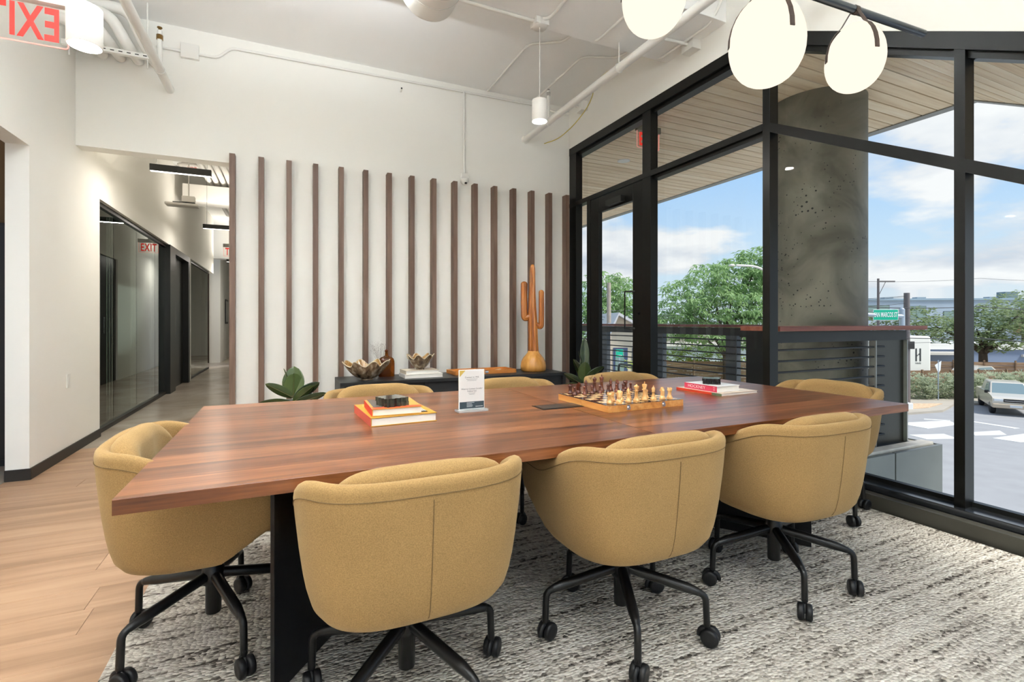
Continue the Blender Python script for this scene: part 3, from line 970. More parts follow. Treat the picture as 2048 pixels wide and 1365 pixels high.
book((1.285, 5.12, CZ), 0.02, 0.40, 0.27, 0.038, m_wcov, 'thick white book, lower of the two under the small bowl')
book((1.27, 5.125, CZ+0.038), 0.05, 0.35, 0.25, 0.038, m_cream, 'cream covered book on top of the white one, under the small bowl')
# amber flask with dried sprig
m_amber = M('amber_glass', L(150, 76, 12), 0.05, trans=0.75, ior=1.45)
fl_ = empty('amber_flask', (0.955, 5.27, CZ), 0.0, 'flat amber glass flask with a narrow neck behind the large bowl', 'bottle')
prof = []
for (hw, z) in ((0.078, 0), (0.083, 0.006), (0.084, 0.13), (0.082, 0.16), (0.074, 0.185), (0.056, 0.203), (0.03, 0.212), (0.017, 0.222), (0.014, 0.26), (0.017, 0.262), (0.017, 0.275)):
    prof.append((hw, z))
rows = []
for hw, z in prof:
    th = hw*0.42 if z < 0.205 else max(hw*0.42, 0.014) if hw < 0.034 else hw*0.42
    if hw <= 0.018: th = hw
    rows.append([(hw*math.copysign(abs(math.cos(a))**0.75, math.cos(a)), th*math.copysign(abs(math.sin(a))**0.75, math.sin(a)), z) for a in [2*PI*j/32 for j in range(32)]])
mb = MB(); mb.grid(rows, True, True); mb.add(rows[0], [tuple(range(32))[::-1]])
mb.build('bottle_body', m_amber, fl_)
mb = MB(); mb.lathe([(0.0, 0.262), (0.012, 0.263), (0.0125, 0.283), (0.0, 0.285)], 14); mb.build('stopper', M('dark_cork', L(96, 46, 30), 0.6), fl_)
sp = empty('dried_sprig', (0.90, 5.30, CZ), 0, 'airy dried seed-head sprig fanning out behind the amber flask', 'dried flower')
random.seed(5)
mb = MB(); sd = MB()
for i in range(46):
    a = random.uniform(-0.75, 0.55); bta = random.uniform(-0.5, 0.5)
    ln = random.uniform(0.27, 0.37)
    p0 = Vector((0.0, 0, 0.01)); p1 = Vector((math.sin(a)*0.12*0.5, math.sin(bta)*0.05, ln*0.55)); p2 = Vector((math.sin(a)*0.16, math.sin(bta)*0.05, ln*math.cos(a*0.6)))
    mb.tube([p0, p1, p2], 0.0005, 3, caps=False)
    for q in range(6):
        c = p2 + Vector((random.gauss(0, 0.022), random.gauss(0, 0.012), random.gauss(-0.01, 0.025)))
        sd.lathe([(0, -0.0018), (0.0016, 0), (0, 0.0018)], 4, c)
mb.build('stems', M('dry_stem', L(120, 96, 72), 0.9), sp)
tag(sd.build('seed_heads', M('dry_seed', L(86, 64, 50), 0.9), sp), kind='stuff')
# open backgammon case
bg = empty('backgammon_case', (2.0, 5.20, CZ), 0.03, 'open tan backgammon case lying flat beside the carved cactus', 'board game')
m_tan = M('tan_leather', L(206, 132, 62), 0.45, noise=(30, 0.08))
m_tan2 = M('tan_felt', L(190, 112, 46), 0.8)
for s_, x0 in (('a', -0.365), ('b', 0.003)):
    tr = MB(); w_, d_ = 0.362, 0.30
    tr.box(x0, x0+w_, -d_/2, d_/2, 0, 0.008)
    for (a, b, c_, d2) in ((x0, x0+0.014, -d_/2, d_/2), (x0+w_-0.014, x0+w_, -d_/2, d_/2), (x0, x0+w_, -d_/2, -d_/2+0.014), (x0, x0+w_, d_/2-0.014, d_/2)):
        tr.box(a, b, c_, d2, 0.008, 0.042)
    o = tr.build('tray', m_tan, bg, bevel=0.002)
    MB().box(x0+0.016, x0+w_-0.016, -d_/2+0.016, d_/2-0.016, 0.008, 0.010).build('felt', m_tan2, o)
    pt = MB()
    for k in range(6):
        xx = x0+0.03+k*0.052
        pt.add([(xx, -0.13, 0.0104), (xx+0.044, -0.13, 0.0104), (xx+0.022, -0.02, 0.0104)], [(0, 1, 2)])
        pt.add([(xx, 0.13, 0.0104), (xx+0.022, 0.02, 0.0104), (xx+0.044, 0.13, 0.0104)], [(0, 1, 2)])
    pt.build('points', M('point_print', L(226, 176, 116), 0.8), o)
MB().box(-0.02, 0.02, -0.152, -0.14, 0.01, 0.034).build('clasp', m_chrome, bg)
for i in range(4):
    tag(MB().box(-0.055, 0.055, -0.009, 0.009, 0, 0.018).build('domino_bar', M('pale_bar', L(236, 200, 150), 0.5), bevel=0.003, loc=(2.15+0.028*i, 5.13+0.045*i, CZ+0.0115), rot=(0, 0, 0.5+0.06*i)),
        'pale wooden stick lying in the right tray of the backgammon case', 'game piece', 'pale sticks in the backgammon case')
random.seed(9)
for i in range(9):
    o = MB().lathe([(0.0, 0), (0.014, 0), (0.0165, 0.003), (0.014, 0.007), (0.0, 0.0065)], 14).build('checker', M('bone', L(232, 206, 176), 0.4) if i % 2 else M('checker_brown', L(120, 74, 44), 0.4))
    o.location = (1.68 + 0.034*(i % 3) + random.uniform(0, .004), 5.09 + 0.036*(i//3), CZ+0.0115)
    tag(o, ('bone coloured' if i % 2 else 'brown') + ' round checker in the left tray of the backgammon case', 'game piece', 'checkers in the backgammon case, ' + ('bone' if i % 2 else 'brown'))
# carved wooden cactus
m_cact = wood('carved_cactus', L(132, 68, 22), L(190, 114, 44), L(214, 148, 74), 'z', 2.2, 0.22, 0.05, coat=0.5)
m_cbase = wood('cactus_base', L(190, 124, 52), L(222, 160, 80), L(238, 190, 116), 'z', 0.8, 0.25, 0.05, coat=0.4)
ca = empty('cactus_carving', (2.63, 5.15, CZ), -0.43, 'tall carved wooden saguaro cactus on a bulbous base, right end of sideboard', 'sculpture')
MB().lathe([(0.0, 0), (0.135, 0), (0.148, 0.012), (0.150, 0.06), (0.142, 0.11), (0.12, 0.155), (0.09, 0.19), (0.07, 0.215), (0.062, 0.235), (0.0, 0.236)], 36).build('bulb_base', m_cbase, ca)
def ribbed(path, rs, ribs=9, n=45, amp=0.085):
    mb = MB(); pts = [Vector(p) for p in path]; rings = []; up = Vector((0, 1, 0.01))
    for i, p in enumerate(pts):
        t = (pts[min(i+1, len(pts)-1)] - pts[max(i-1, 0)]).normalized()
        a = t.cross(up).normalized(); b = a.cross(t).normalized(); up = b if abs(t.dot(b)) < .9 else up
        rings.append([p + (a*math.cos(2*PI*j/n)+b*math.sin(2*PI*j/n))*rs[i]*(1+amp*math.cos(ribs*2*PI*j/n)) for j in range(n)])
    mb.grid(rings, True, True)
    mb.add(rings[-1], [tuple(range(n))], True)
    return mb
hts = [0.215, 0.26, 0.32, 0.40, 0.50, 0.62, 0.75, 0.90, 1.05, 1.15, 1.20, 1.23, 1.245, 1.25]
rs = [0.06, 0.057, 0.054, 0.052, 0.052, 0.050, 0.043, 0.037, 0.033, 0.031, 0.029, 0.024, 0.014, 0.003]
ribbed([(0.004*math.sin(h*6)-0.01*h, 0, h) for h in hts], rs).build('trunk', m_cact, ca)
def arm(sx, z0, reach, ztop, r):
    pts = round_path([(sx*0.02, 0, z0+0.03), (sx*reach, 0, z0-0.015), (sx*(reach+0.004), 0, z0+0.2), (sx*(reach+0.002), 0, ztop)], 0.075, 7)
    k = len(pts); rr = []
    ext = []
    for i in range(5): pass
    rr = [r*(0.95 if i < 4 else 1.0) for i in range(k)]
    top = pts[-1]
    for dz, f in ((0.012, 0.92), (0.022, 0.7), (0.028, 0.4), (0.031, 0.1)):
        pts.append(top+Vector((0, 0, dz))); rr.append(r*f)
    # finer steps on the straight rise
    P2 = []; R2 = []
    for i in range(len(pts)-1):
        ln = (pts[i+1]-pts[i]).length; m_ = max(1, int(ln/0.04))
        for q in range(m_):
            P2.append(pts[i].lerp(pts[i+1], q/m_)); R2.append(rr[i]+(rr[i+1]-rr[i])*q/m_)
    P2.append(pts[-1]); R2.append(rr[-1])
    ribbed(P2, R2, 8, 40).build('arm', m_cact, ca)
arm(-1, 0.62, 0.106, 1.02, 0.036)
arm(1, 0.52, 0.092, 0.92, 0.030)

# ------------------------------------------------------------------ rubber plants
def leaf_mat(name, c0, c1):
    m, nt, p = new_mat(name); N = nt.nodes; K = nt.links
    tc = N.new('ShaderNodeTexCoord'); oi = N.new('ShaderNodeObjectInfo')
    n = N.new('ShaderNodeTexNoise'); n.inputs['Scale'].default_value = 6; K.new(tc.outputs['Object'], n.inputs['Vector'])
    a = N.new('ShaderNodeMath'); a.operation = 'MULTIPLY_ADD'; K.new(oi.outputs['Random'], a.inputs[0]); a.inputs[1].default_value = 0.5; K.new(n.outputs[0], a.inputs[2])
    cr = N.new('ShaderNodeValToRGB'); cr.color_ramp.elements[0].position = 0.45; cr.color_ramp.elements[1].position = 1.0
    cr.color_ramp.elements[0].color = c0; cr.color_ramp.elements[1].color = c1
    K.new(a.outputs[0], cr.inputs[0]); K.new(cr.outputs[0], p.inputs['Base Color'])
    p.inputs['Roughness'].default_value = 0.22; p.inputs['Coat Weight'].default_value = 0.3
    return m
m_leaf = leaf_mat('rubber_leaf', L(34, 48, 30), L(76, 94, 48))
m_midrib = M('midrib', L(96, 92, 50), 0.5)
m_stem = M('plant_stem', L(70, 48, 34), 0.7)
m_soil = M('soil', L(48, 36, 28), 0.95, bump=(60, 0.006))
m_pot = M('matt_black_pot', L(34, 34, 36), 0.55)
def rubber_leaf(base, az, el, ln, w, droop, parent, roll=0.0):
    """one broad elliptical leaf with a folded midrib, tip pointing along az / el"""
    mb = MB(); rib = []
    nu, nv = 12, 6
    d = Vector((math.cos(az)*math.cos(el), math.sin(az)*math.cos(el), math.sin(el)))
    side = Vector((-math.sin(az), math.cos(az), 0))
    upv = side.cross(d)*-1
    side2 = side*math.cos(roll) + upv*math.sin(roll); up2 = upv*math.cos(roll) - side*math.sin(roll)
    rows = []
    for i in range(nu+1):
        u = i/nu
        c = Vector(base) + d*(ln*u) + Vector((0, 0, -droop*ln*u*u))
        hw = w*0.62*(math.sin(PI*min(1, u*0.985+0.01))**0.58)*(1.0 - 0.12*u)
        if u > 0.985: hw = 0.001
        r = []
        for j in range(-nv, nv+1):
            s_ = j/nv
            r.append(c + side2*(hw*s_) + up2*(abs(s_)*hw*0.22))
        rows.append(r); rib.append(c - up2*0.0015)
    mb.grid(rows, True)
    o = mb.build('leaf', m_leaf, parent)
    sm = o.modifiers.new('thick', 'SOLIDIFY'); sm.thickness = 0.0016
    rb = MB().tube(rib, [0.0035*(1-0.8*i/nu) for i in range(nu+1)], 5).build('midrib', m_midrib, o)
    return o
def rubber_plant(loc, label, leaves, stem_top, pot_h=0.26, pot_r=0.13):
    t = empty('rubber_plant', loc, 0, label, 'plant', 'potted rubber plants beside the sideboard')
    MB().lathe([(0.0, 0), (pot_r*0.78, 0), (pot_r*0.82, 0.01), (pot_r, pot_h), (pot_r-0.012, pot_h), (pot_r-0.02, pot_h-0.03), (0.0, pot_h-0.03)], 28).build('pot', m_pot, t)
    MB().lathe([(0.0, pot_h-0.022), (pot_r-0.016, pot_h-0.03)], 20).build('soil', m_soil, t)
    MB().tube([(0, 0, pot_h-0.04), (0.008, 0.004, (pot_h+stem_top)/2), (0, 0, stem_top)], [0.009, 0.007, 0.005], 7).build('stem', m_stem, t)
    for (z, az, el, ln, w, dr, roll) in leaves:
        rubber_leaf((0, 0, z), az, el, ln, w, dr, t, roll)
    return t
D = math.radians
# azimuths measured from +x; camera looks roughly along +y
rubber_plant((0.05, 4.55, 0), 'dark leaved rubber plant left of the black sideboard', [
    (0.52, D(80), D(80), 0.265, 0.150, 0.0, 0.0), (0.52, D(-80), D(82), 0.215, 0.135, 0.0, 0.0),
    (0.52, D(182), D(32), 0.25, 0.080, 0.02, 1.15), (0.50, D(-5), D(34), 0.25, 0.095, 0.0, -1.1),
    (0.48, D(-20), D(40), 0.22, 0.080, 0.0, -0.8), (0.52, D(175), D(62), 0.16, 0.05, 0, 1.1),
    (0.54, D(178), D(72), 0.24, 0.03, 0, 0.5), (0.47, D(190), D(8), 0.27, 0.075, 0.05, 0.9),
    (0.47, D(-8), D(12), 0.27, 0.075, -0.08, -1.0), (0.42, D(20), D(25), 0.22, 0.10, 0.1, 0), (0.40, D(100), D(25), 0.24, 0.10, 0.1, 0), (0.38, D(-100), D(20), 0.22, 0.10, 0.1, 0)], 0.57)
rubber_plant((3.06, 4.72, 0), 'dark leaved rubber plant between the sideboard and the glass door', [
    (0.50, D(150), D(62), 0.27, 0.085, 0.0, 1.0), (0.47, D(-115), D(78), 0.25, 0.135, 0.0, 0.15),
    (0.47, D(-30), D(40), 0.29, 0.115, 0.0, -1.0), (0.52, D(60), D(76), 0.33, 0.10, 0, 0.2),
    (0.44, D(-35), D(12), 0.27, 0.09, 0.05, -1.0), (0.44, D(150), D(30), 0.27, 0.085, 0.0, 1.1),
    (0.58, D(150), D(74), 0.26, 0.02, 0, 0.6), (0.62, D(57), D(84), 0.36, 0.09, 0, 0.1), (0.40, D(170), D(15), 0.26, 0.09, 0.05, 0.9), (0.40, D(-100), D(40), 0.20, 0.11, 0.1, 0)], 0.66)

# ------------------------------------------------------------------ things on the table
m_ycov = M('yellow_cover', L(198, 146, 46), 0.45)
m_peach = M('coral_cover', L(206, 92, 74), 0.5)
def cover_print(book_o, name, polys, mat, z):
    mb = MB()
    for p in polys: mb.add([(x, y, z) for x, y in p], [tuple(range(len(p)))])
    return mb.build(name, mat, book_o)
bY = book((0.432, 2.205, TZ), 0.055, 0.275, 0.36, 0.036, m_ycov, 'large yellow art book with coral spine, bottom of the left stack on the table', '-x')
MB().box(-0.1385, -0.1375, -0.18, 0.18, 0.0, 0.036).build('spine_wrap', m_peach, bY)
m_print_w = M('print_white', L(244, 236, 226), 0.5); m_print_k = M('print_black', L(40, 34, 32), 0.5)
def frame_poly(x0, x1, y0, y1, t):
    return [[(x0, y0), (x1, y0), (x1, y0+t), (x0, y0+t)], [(x0, y1-t), (x1, y1-t), (x1, y1), (x0, y1)],
            [(x0, y0), (x0+t, y0), (x0+t, y1), (x0, y1)], [(x1-t, y0), (x1, y0), (x1, y1), (x1-t, y1)]]
cover_print(bY, 'cover_print', frame_poly(-0.085, 0.11, -0.145, 0.145, 0.026), m_print_w, 0.0363)
cover_print(bY, 'cover_lines', frame_poly(-0.079, 0.104, -0.139, 0.139, 0.003) + frame_poly(-0.066, 0.091, -0.126, 0.126, 0.002), m_print_k, 0.0366)
m_ocov = M('orange_cover', L(206, 150, 66), 0.4)
bO = book((0.418, 2.165, TZ+0.037), -0.02, 0.205, 0.255, 0.030, m_ocov, 'smaller orange and yellow book with a grey band, on top of the yellow one', '-x')
cover_print(bO, 'grey_band', [[(-0.092, -0.09), (-0.055, -0.09), (-0.055, 0.127), (-0.092, 0.127)]], M('print_grey', L(92, 84, 78), 0.5), 0.0303)
cover_print(bO, 'red_corner', [[(-0.1, -0.127), (0.1, -0.127), (0.1, -0.09), (0.05, -0.085), (0.02, -0.105), (-0.02, -0.085), (-0.1, -0.08)]], M('print_red', L(204, 82, 38), 0.45), 0.0303)
MB().box(-0.1035, -0.1025, -0.127, 0.127, 0.0, 0.03).build('spine_wrap', M('red_spine', L(214, 54, 44), 0.5), bO)
m_marble = glaze('green_marble', L(28, 32, 26), L(52, 58, 48), L(98, 102, 86))
m_marble_k = M('black_marble', L(30, 30, 32), 0.18, noise=(20, 0.5))
def coaster(loc, rz, mat, label, w=0.1, h=0.017, group=None):
    prof = []
    n = 44
    for i in range(4*n):
        s_, u = divmod(i, n); u = u/n
        a = (u-0.5)*w
        off = w/2 + 0.0028*math.sin(u*PI*8)
        x, y = [(a, -off), (off, a), (-a, off), (-off, -a)][s_]
        prof.append((x, y))
    o = MB().prism(prof, 0, h, 'z').build('coaster', mat, loc=loc, rot=(0, 0, rz), bevel=0.0015)
    return tag(o, label, 'coaster', group)
coaster((0.408, 2.112, TZ+0.0675), 0.28, m_marble, 'green marble coaster with scalloped edge, lower of the pair on the orange book')
coaster((0.406, 2.114, TZ+0.0848), 0.31, m_marble, 'green marble coaster with scalloped edge, upper of the pair on the orange book')
# acrylic desk sign
ds = empty('desk_sign', (0.79, 2.185, TZ), 0.03, 'small white printed card in a clear acrylic stand on the table', 'sign')
m_acr = M('clear_acrylic', L(236, 238, 238), 0.08, trans=0.5)
MB().box(-0.073, 0.073, -0.03, 0.03, 0, 0.010).build('stand_base', m_acr, ds, bevel=0.001)
MB().box(-0.064, 0.064, -0.0035, 0.0035, 0.010, 0.196).build('holder', M('acrylic_sheet', L(232, 232, 230), 0.12), ds, bevel=0.0008)
cd = MB().box(-0.061, 0.061, -0.0045, -0.0036, 0.014, 0.193).build('card', M('card_white', L(226, 224, 222), 0.6), ds)
MB().box(-0.061, 0.061, -0.0048, -0.0045, 0.014, 0.046).build('footer_band', M('slate_print', L(62, 76, 84), 0.6), cd)
mb = MB(); mb.add([(-0.061, -0.0048, 0.193), (-0.061, -0.0048, 0.163), (-0.032, -0.0048, 0.193)], [(0, 1, 2)])
mb.build('corner_print', M('gold_print', L(206, 174, 84), 0.5), cd)
m_ink = M('ink', L(84, 84, 88), 0.6)
RX = (PI/2, 0, 0)
for s_, sz, z in (('Connect to Wifi', 0.0105, 0.160), ('Want to Connect Socially?', 0.0098, 0.106), ('Follow Us!', 0.0105, 0.095)):
    o = inst(text_mesh(s_, sz, m_ink, 0.0001), 'lettering', cd, (0.0, -0.0049, z), RX)
mb = MB()
for w_, z in ((0.056, 0.151), (0.046, 0.145), (0.034, 0.086), (0.026, 0.080)): mb.box(-w_/2, w_/2, -0.0049, -0.0046, z-0.0009, z+0.0009)
mb.build('fine_print', M('ink_pale', L(150, 150, 152), 0.6), cd)
mb = MB()
for w_, z in ((0.038, 0.041), (0.026, 0.035), (0.030, 0.029), (0.028, 0.023)): mb.box(-0.026, -0.026+w_, -0.0051, -0.0048, z-0.0010, z+0.0010)
mb.box(0.018, 0.055, -0.0051, -0.0048, 0.021, 0.0235)
mb.build('footer_print', M('ink_white', L(214, 218, 220), 0.6), cd)
# right hand books
m_red = M('red_mottled_cover', L(206, 66, 40), 0.4)
bR = book((2.372, 2.205, TZ), 0.05, 0.31, 0.335, 0.014, M('pale_pattern_cover', L(214, 196, 176), 0.35, noise=(14, 0.25)), 'thin large format book with a red spine, under the pink one', '-x', hard=0.002)
MB().box(-0.1562, -0.1552, -0.10, 0.1675, 0.0, 0.014).build('spine_wrap', m_red, bR)
MB().box(-0.1562, -0.1552, -0.1675, -0.10, 0.0, 0.014).build('spine_wrap', M('green_spine', L(96, 112, 84), 0.5), bR)
m_pink = M('pink_cover', L(206, 62, 88), 0.45)
bP = book((2.335, 2.205, TZ+0.0145), 0.03, 0.19, 0.245, 0.033, M('white_gloss_cover', L(238, 234, 230), 0.3), 'thick book with a pink spine lettered in chalky capitals', '-x')
MB().box(-0.0963, -0.0952, -0.1225, 0.1225, 0.0, 0.033).build('spine_wrap', m_pink, bP)
spine_rot = Matrix(((0, 0, -1), (-1, 0, 0), (0, 1, 0))).to_euler()
m_chalk = M('chalk_ink', L(246, 214, 214), 0.6)
inst(text_mesh('HOCKNEY', 0.026, m_chalk, 0.0002, sx=1.08), 'lettering', bP, (-0.0965, 0.028, 0.0165), spine_rot)
mb = MB()
for (a, b, c_, d2) in ((-0.096, -0.110, 0.012, 0.0135), (-0.102, -0.1035, 0.006, 0.018), (-0.096, -0.110, 0.022, 0.0232), (-0.096, -0.0972, 0.022, 0.027), (-0.109, -0.1102, 0.022, 0.027), (-0.096, -0.110, 0.026, 0.0272)):
    mb.box(-0.0967, -0.0964, b, a, c_, d2)
mb.build('emblem', m_chalk, bP)
coaster((2.335, 2.205, TZ+0.048), 0.75, m_marble_k, 'black marble coaster, lower of the pair on the pink spined book', 0.095, 0.016)
coaster((2.334, 2.206, TZ+0.0645), 0.70, m_marble_k, 'black marble coaster, upper of the pair on the pink spined book', 0.095, 0.016)

# ------------------------------------------------------------------ chess
BX0, BX1, BY0, BY1, BH = 1.338, 1.800, 1.880, 2.318, 0.034
bcx, bcy = (BX0+BX1)/2, (BY0+BY1)/2
m_birch = wood('birch', L(184, 116, 52), L(214, 148, 78), L(232, 178, 112), 'y', 2.0, 0.3, 0.08, coat=0.3)
cb = empty('chess_board', (bcx, bcy, TZ), 0.025, 'folding pale wood chessboard with metal clasps, open on the table', 'chessboard')
bw, bd = (BX1-BX0)/2, (BY1-BY0)/2
MB().box(-bw, bw, -bd, -0.0006, 0.0, BH-0.002).build('half', m_birch, cb, bevel=0.001)
MB().box(-bw, bw, 0.0006, bd, 0.0, BH-0.002).build('half', m_birch, cb, bevel=0.001)
MB().box(-bw, bw, -bd, bd, BH-0.002, BH-0.0006).build('border', M('chess_border', L(70, 38, 22), 0.25, coat=0.4), cb)
m_sqd = M('square_dark', L(92, 50, 28), 0.22, coat=0.4); m_sql = M('square_light', L(222, 186, 134), 0.22, coat=0.4)
SQx, SQy = (2*bw-0.04)/8, (2*bd-0.04)/8
sq_me = [MB().box(-SQx/2+.0002, SQx/2-.0002, -SQy/2+.0002, SQy/2-.0002, 0, 0.0008).mesh('square', mm) for mm in (m_sqd, m_sql)]
for i in range(8):
    for j in range(8):
        inst(sq_me[(i+j) % 2], 'square', cb, (-bw+0.02+SQx*(i+.5), -bd+0.02+SQy*(j+.5), BH-0.0008))
for dx in (-0.115, 0.10):
    c_ = MB().box(dx-0.009, dx+0.009, -bd-0.003, -bd, 0.006, 0.030).build('clasp', m_chrome, cb, bevel=0.001)
    MB().tube([(dx, -bd-0.003, 0.016), (dx, -bd-0.009, 0.016)], 0.007, 10).build('clasp_knob', m_chrome, c_)
m_pd = wood('chess_dark', L(58, 22, 12), L(92, 40, 22), L(124, 62, 36), 'z', 6, 0.28, 0.1, coat=0.3)
m_pl = wood('chess_light', L(198, 142, 78), L(224, 172, 106), L(238, 198, 142), 'z', 6, 0.3, 0.1, coat=0.3)
PR = {
 'pawn': [(0.0125, 0), (0.0135, 0.003), (0.0125, 0.007), (0.0105, 0.009), (0.0085, 0.014), (0.006, 0.024), (0.0085, 0.027), (0.005, 0.029), (0.0075, 0.034), (0.0085, 0.039), (0.007, 0.044), (0.0, 0.0475)],
 'rook': [(0.0145, 0), (0.0155, 0.003), (0.0145, 0.008), (0.012, 0.011), (0.0095, 0.018), (0.0085, 0.033), (0.0115, 0.037), (0.0125, 0.040), (0.0125, 0.050), (0.0085, 0.050), (0.008, 0.045), (0.0, 0.045)],
 'bishop': [(0.014, 0), (0.0155, 0.003), (0.014, 0.008), (0.011, 0.011), (0.008, 0.02), (0.006, 0.036), (0.0105, 0.040), (0.006, 0.043), (0.0085, 0.050), (0.0088, 0.055), (0.006, 0.062), (0.002, 0.067), (0.003, 0.069), (0.0, 0.0715)],
 'queen': [(0.0155, 0), (0.017, 0.003), (0.0155, 0.009), (0.012, 0.013), (0.0085, 0.025), (0.007, 0.047), (0.0125, 0.051), (0.007, 0.055), (0.009, 0.062), (0.0125, 0.073), (0.0095, 0.076), (0.004, 0.079), (0.004, 0.082), (0.0, 0.0845)],
 'king': [(0.0155, 0), (0.017, 0.003), (0.0155, 0.009), (0.0125, 0.013), (0.009, 0.026), (0.0075, 0.050), (0.013, 0.054), (0.0075, 0.058), (0.0095, 0.066), (0.0125, 0.078), (0.009, 0.081), (0.0, 0.083)],
 'knight': [(0.0145, 0), (0.0155, 0.003), (0.0145, 0.008), (0.0115, 0.012), (0.010, 0.017), (0.0, 0.018)],
}
PM = {}
for kind in PR:
    for c_, mm in (('dark', m_pd), ('light', m_pl)):
        mb = MB().lathe(PR[kind], 18)
        if kind == 'king':
            mb.box(-0.0015, 0.0015, -0.0012, 0.0012, 0.082, 0.094); mb.box(-0.0045, 0.0045, -0.0012, 0.0012, 0.086, 0.089)
        if kind == 'rook':
            for q in range(5):
                a = 2*PI*q/5
                mb.obox((0.0105*math.cos(a), 0.0105*math.sin(a), 0.0515), (0.002, 0.004, 0.002), Rz(a))
        if kind == 'knight':
            out = [(-0.009, 0.016), (0.010, 0.016), (0.0085, 0.028), (0.0075, 0.036), (0.011, 0.041), (0.0165, 0.037), (0.018, 0.041), (0.012, 0.050), (0.006, 0.0555), (0.003, 0.060), (0.0, 0.0555), (-0.006, 0.051), (-0.0105, 0.042), (-0.011, 0.028)]
            mb.prism(out, -0.0062, 0.0062, 'y')
        PM[kind, c_] = mb.mesh('chess_'+kind, mm)
def piece(kind, c_, colm, rowm, label, group=None, rz=0.0, jit=(0, 0)):
    lx = -bw+0.02+SQx*(colm+.5)+jit[0]; ly = -bd+0.02+SQy*(rowm+.5)+jit[1]
    v = Vector((bcx, bcy, 0)) + Rz(0.025) @ Vector((lx, ly, 0))
    o = inst(PM[kind, c_], 'chess_'+kind, None, (v.x, v.y, TZ+BH), (0, 0, rz))
    nm = 'dark brown' if c_ == 'dark' else 'pale wood'
    tag(o, label, 'chess piece', group)
order = ['rook', 'knight', 'bishop', 'queen', 'king', 'bishop', 'knight', 'rook']
side_w = lambda i: 'left' if i < 4 else 'right'
random.seed(21)
for i, kd in enumerate(order):
    for c_, row, nm in (('dark', 7, 'dark brown'), ('light', 0, 'pale wood')):
        where = 'far row' if c_ == 'dark' else 'near row'
        lab = '%s chess %s in the %s of the board' % (nm, kd, where) if kd in ('king', 'queen') else '%s chess %s in the %s, %s of its king and queen' % (nm, kd, where, side_w(i))
        piece(kd, c_, i, row, lab, 'chess pieces on the board', rz=(PI/2 if c_ == 'light' else -PI/2)+random.uniform(-.4, .4), jit=(random.uniform(-.004, .004), random.uniform(-.004, .004)))
for i in range(8):
    piece('pawn', 'dark', i, 6, 'dark brown chess pawn, %s of the eight in its row' % ('leftmost', 'second from left', 'third from left', 'fourth from left', 'fourth from right', 'third from right', 'second from right', 'rightmost')[i], 'dark chess pawns', jit=(random.uniform(-.005, .005), random.uniform(-.005, .005)))
for q, i in enumerate((1, 2, 3, 5)):
    piece('pawn', 'light', i, 1, 'pale wood chess pawn, %s of the four behind the pale near row' % ('leftmost', 'second', 'third', 'rightmost')[q], 'pale chess pawns', jit=(random.uniform(-.006, .006), random.uniform(-.004, .008)))

# ------------------------------------------------------------------ lamps of the room and added fill lamps
m_globe = emis('opal_globe', (1.0, 0.91, 0.75, 1), 1.14)
m_strap = M('brown_leather', L(62, 46, 38), 0.5)
ch = empty('globe_chandelier', (1.9, 1.465, 2.63), -0.051, 'dark bar chandelier with opal glass globes slung from leather straps', 'chandelier')
MB().tube([(-1.0, 0, 0), (1.052, 0, 0)], 0.0175, 16).build('bar', M('gunmetal', L(84, 88, 94), 0.28, metal=0.9), ch)
for sx in (-0.7, 0.35):
    MB().tube([(sx, 0, 0.017), (sx, 0, ZC-2.63)], 0.006, 8).build('suspension_rod', m_black, ch)
def globe(sx, r, hh, zc, tilt, dy=0.0, straps=(-55, 125)):
    prof = []
    n = 22
    for i in range(n+1):
        a = -PI/2 + PI*i/n
        z = math.sin(a)*hh/2
        rr = r*math.cos(a)**0.92 if 0 < i < n else 0.0
        rr *= 1 - 0.07*math.sin(a)
        prof.append((rr, z))
    Mt = Matrix.Rotation(tilt, 3, 'Y')
    o = MB().lathe(prof, 32, M=Mt).build('globe', m_globe, ch, loc=(sx, dy, zc))
    for dg in straps:
        a = D(dg)
        pts = [Vector((sx, dy*0.2, 0.019))]
        for el in (62, 48, 34, 20, 6, -6):
            e_ = D(el)
            pts.append(Vector((sx + (r*math.cos(e_)**0.92+0.003)*math.cos(a)*(1-0.07*math.sin(e_)), dy + (r*math.cos(e_)**0.92+0.003)*math.sin(a)*(1-0.07*math.sin(e_)), zc + math.sin(e_)*hh/2)))
        # band: flat strip following the path
        mb = MB(); rows = []
        tang = Vector((-math.sin(a), math.cos(a), 0)); nrm = Vector((math.cos(a), math.sin(a), 0.25)).normalized()
        for p in pts:
            p = Vector(p)
            rows.append([p-tang*0.0105-nrm*0.001, p+tang*0.0105-nrm*0.001, p+tang*0.0105+nrm*0.002, p-tang*0.0105+nrm*0.002])
        mb.grid(rows, False, True); mb.add(rows[0], [(3, 2, 1, 0)]); mb.add(rows[-1], [(0, 1, 2, 3)])
        mb.build('strap', m_strap, ch, bevel=0)
    MB().tube([(sx-0.012, 0, 0), (sx+0.012, 0, 0)], 0.020, 14).build('strap_collar', m_strap, ch)
    return o
globe(0.535, 0.122, 0.32, 2.405-2.63, 0.14, 0, (-106, 150))
globe(-0.03, 0.150, 0.375, 2.362-2.63, -0.04, 0, (-102, 150))
globe(-0.615, 0.120, 0.32, 2.425-2.63, 0.06, 0, (-102, 150))
m_lamp = M('lamp_white', L(226, 222, 216), 0.4)
m_disc = emis('lamp_diffuser', (1.0, 0.95, 0.86, 1), 6.0)
m_soft = emis('soft_diffuser', (0.95, 0.97, 1.0, 1), 0.8)
cyl_parts = {}
